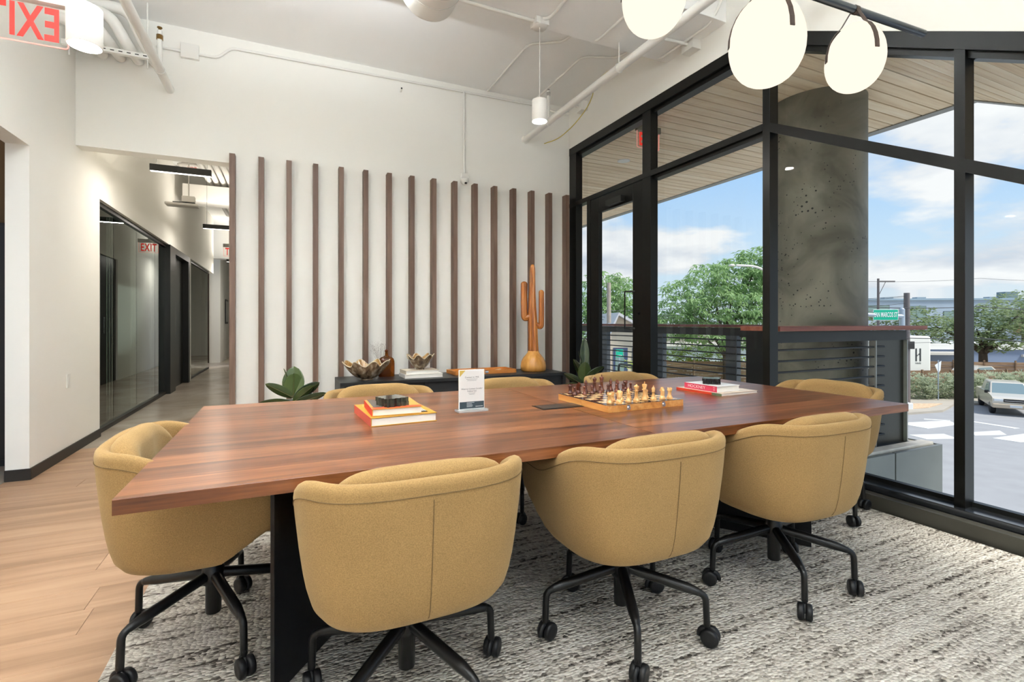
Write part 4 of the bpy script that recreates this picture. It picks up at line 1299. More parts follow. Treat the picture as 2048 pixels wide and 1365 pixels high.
def pendant(x, y, zb, ztop, label, power, hh=0.18, r=0.066):
    t = empty('cylinder_pendant', (x, y, zb), 0, label, 'pendant lamp', 'white cylinder pendants')
    if 'b' not in cyl_parts:
        cyl_parts['b'] = MB().lathe([(r-0.006, 0.012), (r-0.006, 0.0), (r-0.002, -0.001), (r, 0.001), (r, hh-0.003), (r-0.003, hh), (0.006, hh), (0.006, hh+0.012), (0.0, hh+0.012)], 36).mesh('lamp_body', m_lamp)
        cyl_parts['d'] = MB().lathe([(0.0, 0.004), (r-0.006, 0.004), (r-0.006, 0.011), (0, 0.0115)], 32).mesh('diffuser', m_disc)
    inst(cyl_parts['b'], 'lamp_body', t); inst(cyl_parts['d'], 'diffuser', t)
    MB().tube([(0, 0, hh+0.01), (0, 0, ztop-zb)], 0.003, 6).build('cord', m_lamp, t)
    MB().lathe([(0, ztop-zb-0.06), (0.062, ztop-zb-0.06), (0.065, ztop-zb-0.05), (0.065, ztop-zb), (0, ztop-zb)], 24).build('canopy', m_lamp, t)
    li = bpy.data.lights.new('downlight', 'AREA'); li.shape = 'DISK'; li.size = 0.11
    li.energy = power*LAMP; li.color = (1.0, 0.96, 0.90)
    lo = bpy.data.objects.new('bulb', li); lo.location = (0, 0, 0.003); lo.parent = t; col.objects.link(lo)
    return t
pendant(-0.84, 2.86, 2.42, ZC, 'white cylinder pendant lamp beside the exit sign, top left', 14)
pendant(1.95, 3.70, 2.86, 3.715, 'white cylinder pendant lamp hanging from the ceiling beam near the windows', 14)
def added_uplight(x0, x1, y, z, label, up, down):  # fill lamps added out of view to brighten walls and ceiling
    t = empty('added_pendant', ((x0+x1)/2, y, z), 0, label, 'pendant lamp', 'added unseen linear fill lamps that brighten the room')
    h = (x1-x0)/2
    MB().box(-h, h, -0.05, 0.05, 0, 0.07).build('housing', m_lamp, t, bevel=0.003)
    MB().box(-h+0.01, h-0.01, -0.04, 0.04, 0.0705, 0.073).build('upper_diffuser', m_disc, t)
    MB().box(-h+0.01, h-0.01, -0.04, 0.04, -0.003, -0.0005).build('lower_diffuser', m_soft, t)
    for sx in (-h*0.8, h*0.8): MB().tube([(sx, 0, 0.07), (sx, 0, ZC-z)], 0.002, 5).build('wire', m_black, t)
    for e_, zz, rx in ((up, 0.08, PI), (down, -0.006, 0)):
        li = bpy.data.lights.new('linear', 'AREA'); li.shape = 'RECTANGLE'; li.size = 2*h-0.04; li.size_y = 0.08
        li.energy = e_*LAMP; li.color = (0.89, 0.95, 1.0)
        lo = bpy.data.objects.new('added_fill_light', li); lo.location = (0, 0, zz); lo.rotation_euler = (rx, 0, 0); lo.parent = t; col.objects.link(lo)
added_uplight(-0.35, 0.6, 2.8, 3.2, 'added unseen linear fill lamp high above the far side of the table', 122, 0.6)
added_uplight(-0.9, 0.7, 0.3, 2.9, 'added unseen linear fill lamp over the left part of the room behind the viewpoint', 105, 0.6)
added_uplight(0.0, 1.1, -1.3, 2.9, 'added unseen linear fill lamp over the middle of the room behind the viewpoint', 78, 0.6)
added_uplight(-0.5, 1.8, -2.6, 2.9, 'added unseen linear fill lamp farthest behind the viewpoint', 100, 0.6)

# ------------------------------------------------------------------ ceiling services
def thing_tube(name, pts, r, mat, label, cat, n=10, round_r=0.05, group=None):
    return tag(MB().tube(round_path(pts, round_r), r, n).build(name, mat), label, cat, group)
sp1 = empty('sprinkler_pipe', (2.76, YW, 3.48), 0, 'thick white sprinkler pipe running along the window wall', 'pipe')
MB().tube([(0, 0, 0), (0, -7.5, 0)], 0.038, 16).build('pipe', m_pipe, sp1)
MB().lathe([(0.05, 0), (0.05, 0.02), (0.038, 0.03)], 16, M=Matrix.Rotation(PI/2, 3, 'X')).build('flange', m_pipe, sp1)
MB().tube([(0.0, -0.62, 0.02), (0.0, -0.62, 0.36)], 0.017, 10).build('riser', m_pipe, sp1)
MB().lathe([(0.022, 0.3), (0.022, 0.34), (0.012, 0.345), (0.012, 0.37), (0.02, 0.372), (0.02, 0.376), (0, 0.377)], 10, (0, -0.62, 0)).build('sprinkler_head', m_chrome, sp1)
for yy in (-0.62, -1.95):
    MB().tube([(0.042*math.cos(a), yy, 0.042*math.sin(a)) for a in [2*PI*i/14 for i in range(14)]], 0.004, 5, closed=True).build('clevis_hanger', m_pipe, sp1)
MB().tube([(0, -1.95, 0.04), (0, -1.95, 0.30)], 0.006, 6).build('hanger_rod', m_pipe, sp1)
sp2 = empty('sprinkler_pipe', (-1.014, YW, 3.377), 0, 'white sprinkler pipe slanting into the back wall above the hall opening', 'pipe')
MB().tube([(0, 0, 0), (0, -5.5, 0)], 0.036, 16).build('pipe', m_pipe, sp2)
MB().tube([(0.0, -0.42, 0.02), (0.0, -0.42, 0.34)], 0.020, 10).build('riser', m_pipe, sp2)
MB().lathe([(0.026, 0.26), (0.026, 0.3), (0.014, 0.305), (0.010, 0.36), (0.02, 0.362), (0.02, 0.37), (0, 0.371)], 10, (0, -0.42, 0)).build('sprinkler_head', M('brass', L(150, 118, 70), 0.3, metal=0.9), sp2)
MB().tube([(0.04*math.cos(a), -0.42, 0.04*math.sin(a)) for a in [2*PI*i/14 for i in range(14)]], 0.004, 5, closed=True).build('clevis_hanger', m_pipe, sp2)
thing_tube('conduit', [(-1.12, 5.615, 3.76), (-0.62, 5.615, 3.76), (-0.50, 5.615, 3.885), (3.02, 5.615, 3.94), (3.18, 5.615, 3.90), (3.33, 5.5, 3.87)], 0.0125, m_pipe, 'white conduit along the top of the back wall above the slats', 'conduit')
jb = empty('junction_box', (-0.85, 5.615, 3.77), 0, 'white square junction box on the conduit at the top of the back wall', 'junction box')
MB().box(-0.075, 0.075, -0.02, 0.02, -0.07, 0.07).build('box', m_pipe, jb, bevel=0.003)
MB().tube([(-0.05, -0.02, -0.05), (-0.05, -0.023, -0.05)], 0.006, 8).build('screw', m_pipe, jb)
thing_tube('conduit', [(1.93, 5.60, 3.92), (1.93, 5.60, 2.93)], 0.011, m_pipe, 'white conduit dropping down the back wall to the dome camera', 'conduit')
dcm = empty('dome_camera', (1.935, 5.60, 2.80), 0, 'small white dome security camera above the wooden slats', 'camera')
MB().box(-0.045, 0.045, -0.035, 0.035, 0.075, 0.13).build('mount_box', m_pipe, dcm, bevel=0.004)
MB().lathe([(0, 0.0), (0.026, 0.008), (0.045, 0.028), (0.052, 0.05), (0.052, 0.066), (0.042, 0.078), (0, 0.08)], 24).build('housing', m_pipe, dcm)
MB().lathe([(0, -0.003), (0.012, -0.002), (0.018, 0.006), (0.018, 0.014), (0, 0.014)], 16, (0.006, -0.026, 0.010)).build('lens', m_black, dcm)
ln_ = empty('sensor', (1.18, 5.61, 3.79), 0, 'tiny white pipe stub with a black end high on the back wall', 'sensor')
MB().tube([(0, 0.03, 0.0), (0.0, -0.03, 0.01)], 0.012, 10).build('stub', m_pipe, ln_)
MB().tube([(0, -0.03, 0.01), (0, -0.036, 0.011)], 0.009, 10).build('cap', m_black, ln_)
thing_tube('conduit', [(2.234, 5.60, 3.985), (2.234, 4.48, 3.985), (2.545, 4.30, 3.985), (2.552, 3.86, 3.985), (2.552, 3.77, 3.70), (2.552, 3.1, 3.70), (2.552, 2.95, 3.95), (2.552, 1.2, 3.985)], 0.012, m_pipe, 'thin white conduit jogging across the ceiling right of the pendant', 'conduit', round_r=0.09)
thing_tube('conduit', [(2.872, 5.53, 3.985), (2.86, 4.45, 3.985), (3.22, 4.32, 3.985), (3.28, 3.88, 3.98), (3.28, 3.77, 3.70), (3.28, 3.1, 3.70), (3.28, 2.9, 3.95), (3.28, 1.2, 3.985)], 0.012, m_pipe, 'thin white conduit on the ceiling close to the window wall', 'conduit', round_r=0.09)
thing_tube('conduit', [(-0.4, 3.70, 3.70), (1.9, 3.70, 3.70), (2.0, 3.60, 3.70), (2.0, 3.1, 3.70), (2.0, 2.95, 3.95), (2.0, 1.0, 3.985)], 0.014, m_pipe, 'white conduit under the beam feeding the pendant', 'conduit', round_r=0.04)
jx = empty('junction_box', (1.95, 3.70, 3.66), 0, 'white junction box above the pendant under the ceiling beam', 'junction box')
MB().box(-0.06, 0.06, -0.06, 0.06, 0.0, 0.055).build('box', m_pipe, jx, bevel=0.003)
for x, y, z, lab in ((3.36, 3.415, 3.69, 'white junction box on the window wall beside the ceiling beam'), (3.37, 5.26, 3.857, 'white junction box high in the corner above the glass door')):
    j = empty('junction_box', (x, y, z), 0, lab, 'junction box')
    MB().box(-0.05, 0.05, -0.07, 0.07, -0.06, 0.06).build('box', m_pipe, j, bevel=0.003)
    MB().tube([(-0.05, 0, 0), (-0.09, 0, 0)], 0.016, 8).build('connector', m_pipe, j)
thing_tube('conduit', [(3.30, 3.415, 3.69), (3.0, 3.44, 3.69), (2.95, 3.44, 3.715)], 0.014, m_pipe, 'short white conduit stub from the beam to the wall box', 'conduit')
thing_tube('yellow_cable', [(3.02, 5.60, 3.46), (3.05, 5.3, 3.42), (3.05, 4.9, 3.46), (3.0, 4.5, 3.54), (2.83, 4.15, 3.60), (2.80, 3.7, 3.545), (2.80, 2.6, 3.545), (2.80, 1.0, 3.545)], 0.0055, M('yellow_sheath', L(214, 196, 96), 0.5), 'yellow cable drooping from the sprinkler pipe to the back wall', 'cable', n=6, round_r=0.2)
dct = empty('spiral_duct', (0.90, 3.42, 3.47), 0, 'round white spiral duct end at the top of the picture', 'duct')
MB().lathe([(0.0, 0.0), (0.12, 0.002), (0.185, 0.01), (0.198, 0.03), (0.2, 0.05), (0.2, 5.0)], 40, M=Matrix.Rotation(PI/2, 3, 'X')).build('duct_body', m_pipe, dct)
pts = [(0.2015*math.cos(a), -0.1-a/(2*PI)*0.11, 0.2015*math.sin(a)) for a in [2*PI*i/30 for i in range(30*24)]]
MB().tube(pts, 0.0022, 4).build('spiral_seam', M('seam_grey', L(206, 204, 198), 0.5), dct)
for yy in (-0.9, -2.6):
    MB().tube([(0.204*math.cos(a), yy, 0.204*math.sin(a)) for a in [2*PI*i/30 for i in range(30)]], 0.006, 5, closed=True).build('hanger_band', m_pipe, dct)
    MB().tube([(0, yy, 0.2), (0, yy, 0.52)], 0.006, 6).build('hanger_rod', m_pipe, dct)
# insulated pipes on a strut in the left corner
st = empty('pipe_strut', (-1.39, 5.30, 3.50), 0, 'white slotted strut trapeze under the bundled pipes, upper left', 'strut')
mb = MB().box(-0.32, 0.30, -0.02, 0.02, -0.02, 0.02); mb.build('channel', m_pipe, st, bevel=0.002)
for i in range(10):
    MB().box(-0.28+i*0.058, -0.252+i*0.058, -0.0212, -0.02, -0.004, 0.004).build('slot', m_black, st)
for sx in (-0.27, 0.27): MB().tube([(sx, 0, -0.1), (sx, 0, 0.48)], 0.006, 6).build('threaded_rod', m_pipe, st)
for i in range(4):
    x = -1.56 + 0.135*i
    thing_tube('insulated_pipe', [(XL+0.004, 5.22+0.03*i, 3.66+0.075*i), (x-0.10, 5.22+0.03*i, 3.66+0.075*i), (x+0.02, 5.28, 3.585), (x+0.03, YW-0.006, 3.60)], 0.046, m_pipe,
               ('%s white insulated pipe of the bundle above the hall opening' % ('leftmost', 'second from left', 'third from left', 'rightmost')[i]), 'pipe', n=16, round_r=0.10, group='insulated pipes in the left corner')

# ------------------------------------------------------------------ exit signs
m_exit = M('exit_red', L(200, 22, 18), 0.4, emit=(1.0, 0.05, 0.03, 1), emit_s=0.55)
m_edge = M('lit_edge', L(255, 150, 140), 0.4, emit=(1.0, 0.32, 0.28, 1), emit_s=0.8)
m_clear = glass('exit_acrylic', (0.97, 0.95, 0.94, 1), 0.5)
def exit_sign(loc, rz, label, mirror, ztop, hm):
    t = empty('exit_sign', loc, rz, label, 'exit sign')
    w, h = 0.325, 0.195
    MB().box(-w/2, w/2, -0.003, 0.003, 0, h).build('acrylic_panel', m_clear, t)
    e = MB(); r = 0.012
    pts = [(-w/2, 0, h), (-w/2, 0, r)] + [(-w/2+r-r*math.cos(a), 0, r-r*math.sin(a)) for a in (D(30), D(60), D(90))] + [(w/2-r, 0, 0)] + [(w/2-r+r*math.sin(a), 0, r-r*math.cos(a)) for a in (D(30), D(60), D(90))] + [(w/2, 0, h)]
    e.tube(pts, 0.0028, 6).build('lit_edge', m_edge, t)
    tm = text_mesh('EXIT', 0.212, m_exit, 0.0012, sx=0.56, bold=0.0055, space=1.12)
    inst(tm, 'lettering', t, (0.0, 0.004 if mirror else -0.004, 0.094), (PI/2, 0, PI if mirror else 0))
    MB().box(-w/2-0.012, w/2+0.012, -0.022, 0.022, h-0.002, h+0.07).build('housing', hm, t, bevel=0.002)
    MB().tube([(0, 0, h+0.07), (0, 0, ztop)], 0.012, 8).build('stem', hm, t)
    return t
exit_sign((-1.105, 3.0, 2.452), 0, 'clear edge-lit red EXIT sign seen from behind, top left corner', True, ZC-2.452, m_pipe)
exit_sign((3.88, 4.62, 3.205), 0.0, 'red EXIT sign hanging under the wooden soffit outside the glass door', False, 3.5-3.205, M('grey_housing', L(120, 118, 106), 0.5))

# ------------------------------------------------------------------ hall fittings
m_strip = emis('led_strip', (1.0, 0.93, 0.84, 1), 5.0)
def linear_lamp(xa, xb, y, z, label, power):
    t = empty('linear_lamp', ((xa+xb)/2, y, z), 0, label, 'linear lamp', 'black linear lamps in the hall')
    h = (xb-xa)/2
    MB().box(-h, h, -0.025, 0.025, 0, 0.07).build('housing', m_black, t, bevel=0.002)
    MB().box(-h+0.005, h-0.005, -0.018, 0.018, -0.004, 0.001).build('led_strip', m_strip, t)
    for sx in (-h*0.8, h*0.85): MB().tube([(sx, 0, 0.07), (sx, 0, 3.82-z)], 0.002, 5).build('wire', m_black, t)
    MB().lathe([(0, 3.82-z-0.03), (0.05, 3.82-z-0.03), (0.055, 3.82-z), (0, 3.82-z)], 16, (h*0.85, 0, 0)).build('canopy', m_black, t)
    li = bpy.data.lights.new('strip', 'AREA'); li.shape = 'RECTANGLE'; li.size = xb-xa-0.02; li.size_y = 0.03
    li.energy = power*LAMP; li.color = (1, 0.93, 0.84)
    lo = bpy.data.objects.new('strip_light', li); lo.location = (0, 0, -0.006); lo.parent = t; col.objects.link(lo)
    lu = li.copy(); lu.energy = power*0.7*LAMP  # upward light added to the lamp to brighten the hall
    lo = bpy.data.objects.new('added_up_light', lu); lo.location = (0, 0, 0.078); lo.rotation_euler = (PI, 0, 0); lo.parent = t; col.objects.link(lo)
    return t
linear_lamp(-1.31, -0.753, 6.3, 2.755, 'nearest black linear lamp hanging in the hall', 12)
linear_lamp(-1.27, -0.70, 9.6, 2.72, 'second black linear lamp hanging in the hall', 13)
linear_lamp(-1.43, -0.86, 14.8, 2.73, 'farthest black linear lamp in the hall, at the slat edge', 16)
for (x, y, p, lab) in ((-3.4, 7.6, 120, 'round ceiling lamp in the glazed office'), (-3.4, 12.4, 120, 'round ceiling lamp in the second glazed office')):
    t = empty('ceiling_lamp', (x, y, 2.95), 0, lab, 'ceiling lamp')
    MB().lathe([(0, -0.05), (0.16, -0.05), (0.17, -0.04), (0.17, 0), (0, 0)], 24).build('shade', m_lamp, t)
    li = bpy.data.lights.new('office', 'AREA'); li.shape = 'DISK'; li.size = 0.3; li.energy = p*LAMP
    lo = bpy.data.objects.new('office_light', li); lo.location = (0, 0, -0.055); lo.parent = t; col.objects.link(lo)
fa = empty('fire_speaker', (-1.42, 9.3, 3.62), 0, 'round white fire alarm speaker on the hall ceiling', 'fire alarm')
MB().lathe([(0, 0), (0.11, 0.0), (0.15, 0.02), (0.16, 0.04), (0.10, 0.06), (0.10, 0.20), (0, 0.20)], 28).build('cover', m_lamp, fa)
inst(text_mesh('FIRE', 0.07, M('fire_red', L(200, 40, 34), 0.5), 0.001), 'lettering', fa, (0.05, -0.06, -0.0015), (PI, 0, 0))
ap = empty('wireless_access_point', (-1.30, 8.0, 2.74), 0, 'flat white wireless access point hanging in the hall', 'access point')
MB().box(-0.19, 0.19, -0.09, 0.09, 0, 0.035).build('panel', m_lamp, ap, bevel=0.012)
MB().box(-0.0, 0.15, -0.05, 0.05, 0.06, 0.14).build('bracket_box', m_lamp, ap, bevel=0.004)
MB().box(-0.11, 0.15, -0.01, 0.01, 0.035, 0.06).build('bracket', m_black, ap)
MB().tube([(0.075, 0, 0.14), (0.075, 0, 1.08)], 0.008, 6).build('stem', m_lamp, ap)
hp_names = ('leftmost', 'second', 'third', 'fourth', 'rightmost')
for i in range(5):
    thing_tube('hall_pipe', [(-1.22+0.105*i, 5.85, 3.60), (-1.22+0.105*i, 12.9, 3.60)], 0.043, m_pipe, '%s of the five parallel white pipes under the hall ceiling' % hp_names[i], 'pipe', n=12, group='parallel pipes in the hall')
tag(MB().box(-1.6, -0.52, 9.85, 10.3, 3.22, 3.50).build('hall_duct', m_pipe, bevel=0.006), 'white rectangular duct crossing under the hall pipes', 'duct')
ct = empty('cable_tray', (-0.66, 5.85, 3.45), 0, 'white slotted cable tray running the length of the hall ceiling', 'cable tray')
MB().box(-0.05, -0.045, 0, 9, 0, 0.06).build('rail', m_pipe, ct); MB().box(0.045, 0.05, 0, 9, 0, 0.06).build('rail', m_pipe, ct)
for i in range(30): MB().box(-0.045, 0.045, i*0.3, i*0.3+0.02, 0, 0.012).build('rung', m_pipe, ct)
hx_ = exit_sign((-1.05, 12.0, 2.55), PI, 'red EXIT sign hanging far down the hall', False, 3.82-2.55, m_pipe)

# ------------------------------------------------------------------ OUTSIDE: soffit, balcony, column
SOF = 3.50
so = empty('soffit', (0, 0, 0), kind='structure')
MB().box(3.62, 6.62, 2.7, 12.5, SOF+0.022, SOF+0.25).build('backing', M('soffit_backing', L(40, 36, 32), 0.8), so)
bme = MB().box(0, 2.98, -0.066, 0.066, 0, 0.02).mesh('board', m_soffit)
n_b = int((12.4-2.72)/0.148)
for i in range(n_b):
    inst(bme, 'board', so, (3.56, 2.775+0.148*i, SOF))
sl_a = math.atan(0.535)
MB().prism([(0.2, SOF-0.535*2.5+0.022), (2.7, SOF+0.022), (2.7, SOF+0.25), (0.2, SOF-0.535*2.5+0.25)], 3.62, 6.62, 'x').build('backing', M('soffit_backing_slope', L(40, 36, 32), 0.8), so)
for i in range(18):
    s_ = 0.078 + 0.148*i
    inst(bme, 'board', so, (3.56, 2.7 - s_*math.cos(sl_a), SOF - s_*math.sin(sl_a)), (sl_a, 0, 0))
m_zinc = M('zinc_trim', L(150, 150, 146), 0.5, metal=0.3, noise=(8, 0.1))
MB().box(6.54, 6.66, 2.7, 12.5, SOF-0.012, SOF+0.25).build('edge_trim', m_zinc, so)
MB().prism([(0.2, SOF-0.535*2.5-0.012), (2.7, SOF-0.012), (2.7, SOF+0.25), (0.2, SOF-0.535*2.5+0.25)], 6.54, 6.66, 'x').build('edge_trim', m_zinc, so)
MB().lathe([(0.075, -0.004), (0.09, -0.004), (0.09, 0.01), (0.075, 0.01)], 24, (4.45, 5.83, SOF)).build('downlight_ring', m_lamp, so)
MB().lathe([(0, 0.0), (0.075, 0.0)], 20, (4.45, 5.83, SOF-0.002)).build('downlight_lens', M('lens_pale', L(220, 216, 206), 0.4), so)

dk = MB().box(3.56, 5.72, 2.62, 12.5, -0.3, -0.03).build('balcony_deck', m_deck); tag(dk, kind='structure')
MB().box(3.56, 5.70, 2.64, 2.75, -0.03, 0.0).build('membrane', M('white_membrane', L(206, 200, 190), 0.6, noise=(9, 0.1)), dk, bevel=0.008)
for a, b in ((3.56, 4.955), (4.975, 5.73)):
    MB().box(a, b, 2.585, 2.62, -4.4, -0.02).build('fascia_panel', m_fascia, dk, bevel=0.002)
for k in range(6):
    MB().box(5.72, 5.745, 2.59+1.62*k, 2.59+1.62*k+1.6, -1.2, -0.02).build('fascia_panel', m_fascia, dk, bevel=0.002)
col_o = MB().lathe([(0.455, -4.4), (0.455, SOF)], 64, (5.20, 3.47, 0)).build('column', m_column)
tag(col_o, kind='structure')

rs_ = empty('balcony_railing', (3.6, 2.78, 0), 0, 'dark steel bar railing with wooden counter, in front of the concrete column', 'railing')
MB().box(0.0, 2.12, -0.08, 0.30, 1.083, 1.123).build('counter_top', m_ipe, rs_, bevel=0.003)
MB().box(0.02, 1.9, -0.01, 0.03, 0.985, 1.078).build('top_beam', m_rail, rs_)
for k in range(10):
    MB().tube([(0.02, 0, 0.925-0.092*k), (1.55, 0, 0.925-0.092*k)], 0.0095, 8).build('bar', m_rail, rs_)
pl_ = MB().box(1.39, 1.90, 0.012, 0.03, -0.01, 0.985).build('post_plate', M('plate_dark', L(44, 44, 38), 0.3, metal=0.2, noise=(5, 0.15)), rs_)
MB().box(1.385, 1.40, -0.02, 0.04, -0.01, 0.985).build('post_flange', m_zinc, rs_)
MB().box(1.89, 1.905, -0.02, 0.04, -0.01, 0.985).build('post_flange', m_zinc, rs_)
MB().box(1.0, 1.93, -0.03, 0.04, -0.03, -0.005).build('base_angle', m_rail, rs_)
rf = empty('balcony_railing', (5.45, 4.0, 0), 0, 'long dark steel bar railing along the front of the balcony', 'railing')
MB().box(-0.08, 0.2, 0.0, 8.4, 1.085, 1.123).build('counter_top', wood('ipe_counter_y', L(82, 40, 30), L(118, 62, 48), L(146, 88, 72), 'y', 1.5, 0.5, 0.1), rf, bevel=0.003)
MB().box(-0.02, 0.02, 0.0, 8.4, 0.975, 1.08).build('top_beam', m_rail, rf)
for k in range(10):
    MB().tube([(-0.02, 0.0, 0.915-0.092*k), (-0.02, 8.4, 0.915-0.092*k)], 0.0095, 8).build('bar', m_rail, rf)
m_post = M('post_grey', L(84, 88, 92), 0.5, metal=0.2)
for y0 in (0.71, 2.12, 3.62, 5.1, 6.6, 8.0):
    MB().box(0.01, 0.03, y0, y0+0.2, -0.03, 0.975).build('post', m_post, rf)
    MB().box(-0.03, 0.05, y0-0.012, y0, -0.03, 0.975).build('post_flange', m_post, rf)
MB().box(-0.3, 0.02, 0.0, 0.42, 0.97, 1.05).build('corner_shelf', m_black, rf)
MB().box(-0.28, 0.0, 0.06, 0.34, -0.03, 0.97).build('corner_post', m_black, rf)
hb = empty('bike_rail', (4.6, 5.8, -0.03), 0, 'bent grey tube stand on the balcony beside the glass door', 'rail')
MB().tube(round_path([(0, 0, 0), (0, 0, 0.55), (0.0, 0.35, 0.55), (0, 0.35, 0)], 0.06), 0.018, 8).build('tube', M('grey_tube', L(104, 110, 104), 0.4, metal=0.4), hb)

# ------------------------------------------------------------------ OUTSIDE: the street (its grid is turned against the building's)
G = -4.4
def W(r, d, z): return (CY*r + SY*d, -SY*r + CY*d, z)
def sthing(name, r, d, z, label, cat, group=None, rz=0.0):
    return empty(name, W(r, d, z), -YAW + rz, label, cat, group)
street = tag(MB().box(-70, 110, 5.5, 190, -0.4, 0).build('street', m_asphalt, loc=W(0, 0, G), rot=(0, 0, -YAW)), kind='structure')
for pts in ([(21.1, 27.0), (24.55, 27.7), (24.1, 26.6), (21.6, 25.6)], [(25.4, 27.6), (25.8, 27.4), (26.5, 25.7), (26.1, 25.6)], [(22.6, 24.05), (23.1, 24.75), (24.9, 25.15), (24.3, 24.2)],
            [(22.9, 23.5), (25.6, 24.5), (25.9, 23.0), (23.4, 22.7)], [(23.6, 28.2), (24.7, 27.75), (24.5, 27.6), (23.4, 28.0)], [(19.5, 24.2), (21.4, 24.4), (21.2, 23.4), (19.6, 23.3)]):
    MB().prism(pts, 0.0, 0.012, 'z').build('road_marking', m_line, street)
pv = MB()
pv.prism([(14, 29.2), (22.9, 29.2), (26.5, 30.3), (29.5, 32.8), (60, 34.5), (60, 36), (14, 36)], 0, 0.13, 'z')
pv.prism([(-40, 23.5), (10, 23.5), (14, 27), (14, 36), (-40, 36)], 0, 0.13, 'z')
sidewalk = tag(pv.build('sidewalk', m_conc, loc=W(0, 0, G), rot=(0, 0, -YAW)), kind='structure')
MB().prism([(15, 30.2), (23.2, 30.2), (26.3, 31.1), (28.5, 32.6), (15, 32.6)], 0.13, 0.16, 'z').build('mulch_bed', M('mulch', L(208, 178, 148), 0.95, noise=(6, 0.25), bump=(20, 0.02)), sidewalk)
MB().prism([(-40, 26), (13, 26), (13, 60), (-40, 60)], 0.12, 0.15, 'z').build('lawn', M('dry_lawn', L(150, 160, 110), 0.95, noise=(2, 0.2)), sidewalk)
MB().prism([(15, 36), (120, 36), (140, 150), (-40, 150), (-40, 60), (13, 60)], 0.0, 0.1, 'z').build('yard', M('yard_ground', L(176, 166, 150), 0.95, noise=(1, 0.15)), sidewalk)

# foliage
def leaves_mat(name, c0, c1, s=0.8):
    m, nt, p = new_mat(name); N = nt.nodes; K = nt.links
    tc = N.new('ShaderNodeTexCoord')
    n = N.new('ShaderNodeTexNoise'); n.inputs['Scale'].default_value = s; n.inputs['Detail'].default_value = 5; n.inputs['Roughness'].default_value = 0.7
    K.new(tc.outputs['Object'], n.inputs['Vector'])
    cr = N.new('ShaderNodeValToRGB'); cr.color_ramp.elements[0].position = 0.35; cr.color_ramp.elements[1].position = 0.68
    cr.color_ramp.elements[0].color = c0; cr.color_ramp.elements[1].color = c1
    K.new(n.outputs[0], cr.inputs[0]); K.new(cr.outputs[0], p.inputs['Base Color'])
    p.inputs['Roughness'].default_value = 0.6; p.inputs['Specular IOR Level'].default_value = 0.25
    tr = N.new('ShaderNodeBsdfTranslucent'); K.new(cr.outputs[0], tr.inputs['Color'])
    mx = N.new('ShaderNodeMixShader'); mx.inputs[0].default_value = 0.45
    o = N['Material Output']
    K.new(p.outputs[0], mx.inputs[1]); K.new(tr.outputs[0], mx.inputs[2]); K.new(mx.outputs[0], o.inputs[0])
    return m
m_bark = M('bark', L(74, 62, 52), 0.9, noise=(5, 0.2))
def foliage(blobs, per_m2, ll, lw, droop, rnd, fill=0.25, clump=10):
    """leaflets set in clumps over the surface of each blob (and some inside)"""
    V = []; F = []
    for (cx, cy, cz, a, b, c) in blobs:
        area = 4*PI*(((a*b)**1.6+(a*c)**1.6+(b*c)**1.6)/3)**(1/1.6)
        nc = max(6, int(area*per_m2/clump))
        for _ in range(nc):
            while True:
                d = Vector((rnd.gauss(0, 1), rnd.gauss(0, 1), rnd.gauss(0, 1)))
                if d.length > 1e-3: break
            d.normalize()
            s = rnd.uniform(0.35, 0.9) if rnd.random() < fill else rnd.uniform(0.86, 1.08)
            p = Vector((cx+d.x*a*s, cy+d.y*b*s, cz+d.z*c*s))
            ax = rnd.uniform(0, 2*PI)
            for q in range(clump):
                az = ax + 2*PI*q/clump*1.3 + rnd.uniform(-.4, .4)
                el = rnd.uniform(-0.5, 0.55) - droop
                dr = Vector((math.cos(az)*math.cos(el), math.sin(az)*math.cos(el), math.sin(el)))
                sd = dr.cross(Vector((0, 0, 1))).normalized()
                sd = (sd + Vector((0, 0, rnd.uniform(-.5, .5)))).normalized()
                L_ = ll*rnd.uniform(0.7, 1.3); w = lw*rnd.uniform(0.7, 1.3)
                st = p + dr*L_*rnd.uniform(0.0, 0.5)
                o = len(V)
                tip = st + dr*L_ + Vector((0, 0, -droop*0.5*L_))
                mid = st + dr*L_*0.5
                V += [tuple(st), tuple(mid - sd*w), tuple(tip), tuple(mid + sd*w)]
                F.append((o, o+1, o+2, o+3))
    return V, F
def tree(name, r, d, label, blobs, mat, per_m2, ll, lw, droop, seed, trunk_r=0.18, clump=10, fill=0.3, cat='tree', group=None, limbs=True, zb=G+0.1):
    t = sthing(name, r, d, zb, label, cat, group)
    rnd = random.Random(seed)
    loc = [(b[0]-r, b[1]-d, b[2]-zb, b[3], b[4], b[5]) for b in blobs]
    V, F = foliage(loc, per_m2, ll, lw, droop, rnd, fill, clump)
    mb = MB(); mb.v = V; mb.f = F; mb.s = [False]*len(F); mb.m = [0]*len(F)
    tag(mb.build('crown', mat, t), kind='stuff')
    if limbs:
        zt = min(b[2]-b[5]*0.3 for b in loc)
        fork = max(0.6, zt*0.75)
        mb = MB().tube([(0, 0, 0), (0.05, 0.02, fork*0.5), (0.0, 0.0, fork)], [trunk_r*1.15, trunk_r, trunk_r*0.9], 8)
        mb.build('trunk', m_bark, t)
        for b in loc:
            mid = Vector((b[0]*0.45, b[1]*0.45, fork + (b[2]-fork)*0.55))
            MB().tube([(0, 0, fork-0.05), mid, (b[0], b[1], b[2])], [trunk_r*0.6, trunk_r*0.4, trunk_r*0.12], 6).build('limb', m_bark, t)
    return t
m_lf1 = leaves_mat('fresh_leaves', L(120, 156, 98), L(186, 214, 158))
m_lf2 = leaves_mat('oak_leaves', L(108, 126, 88), L(164, 180, 134))
m_lf3 = leaves_mat('sage_leaves', L(158, 168, 138), L(214, 220, 194), 2.5)
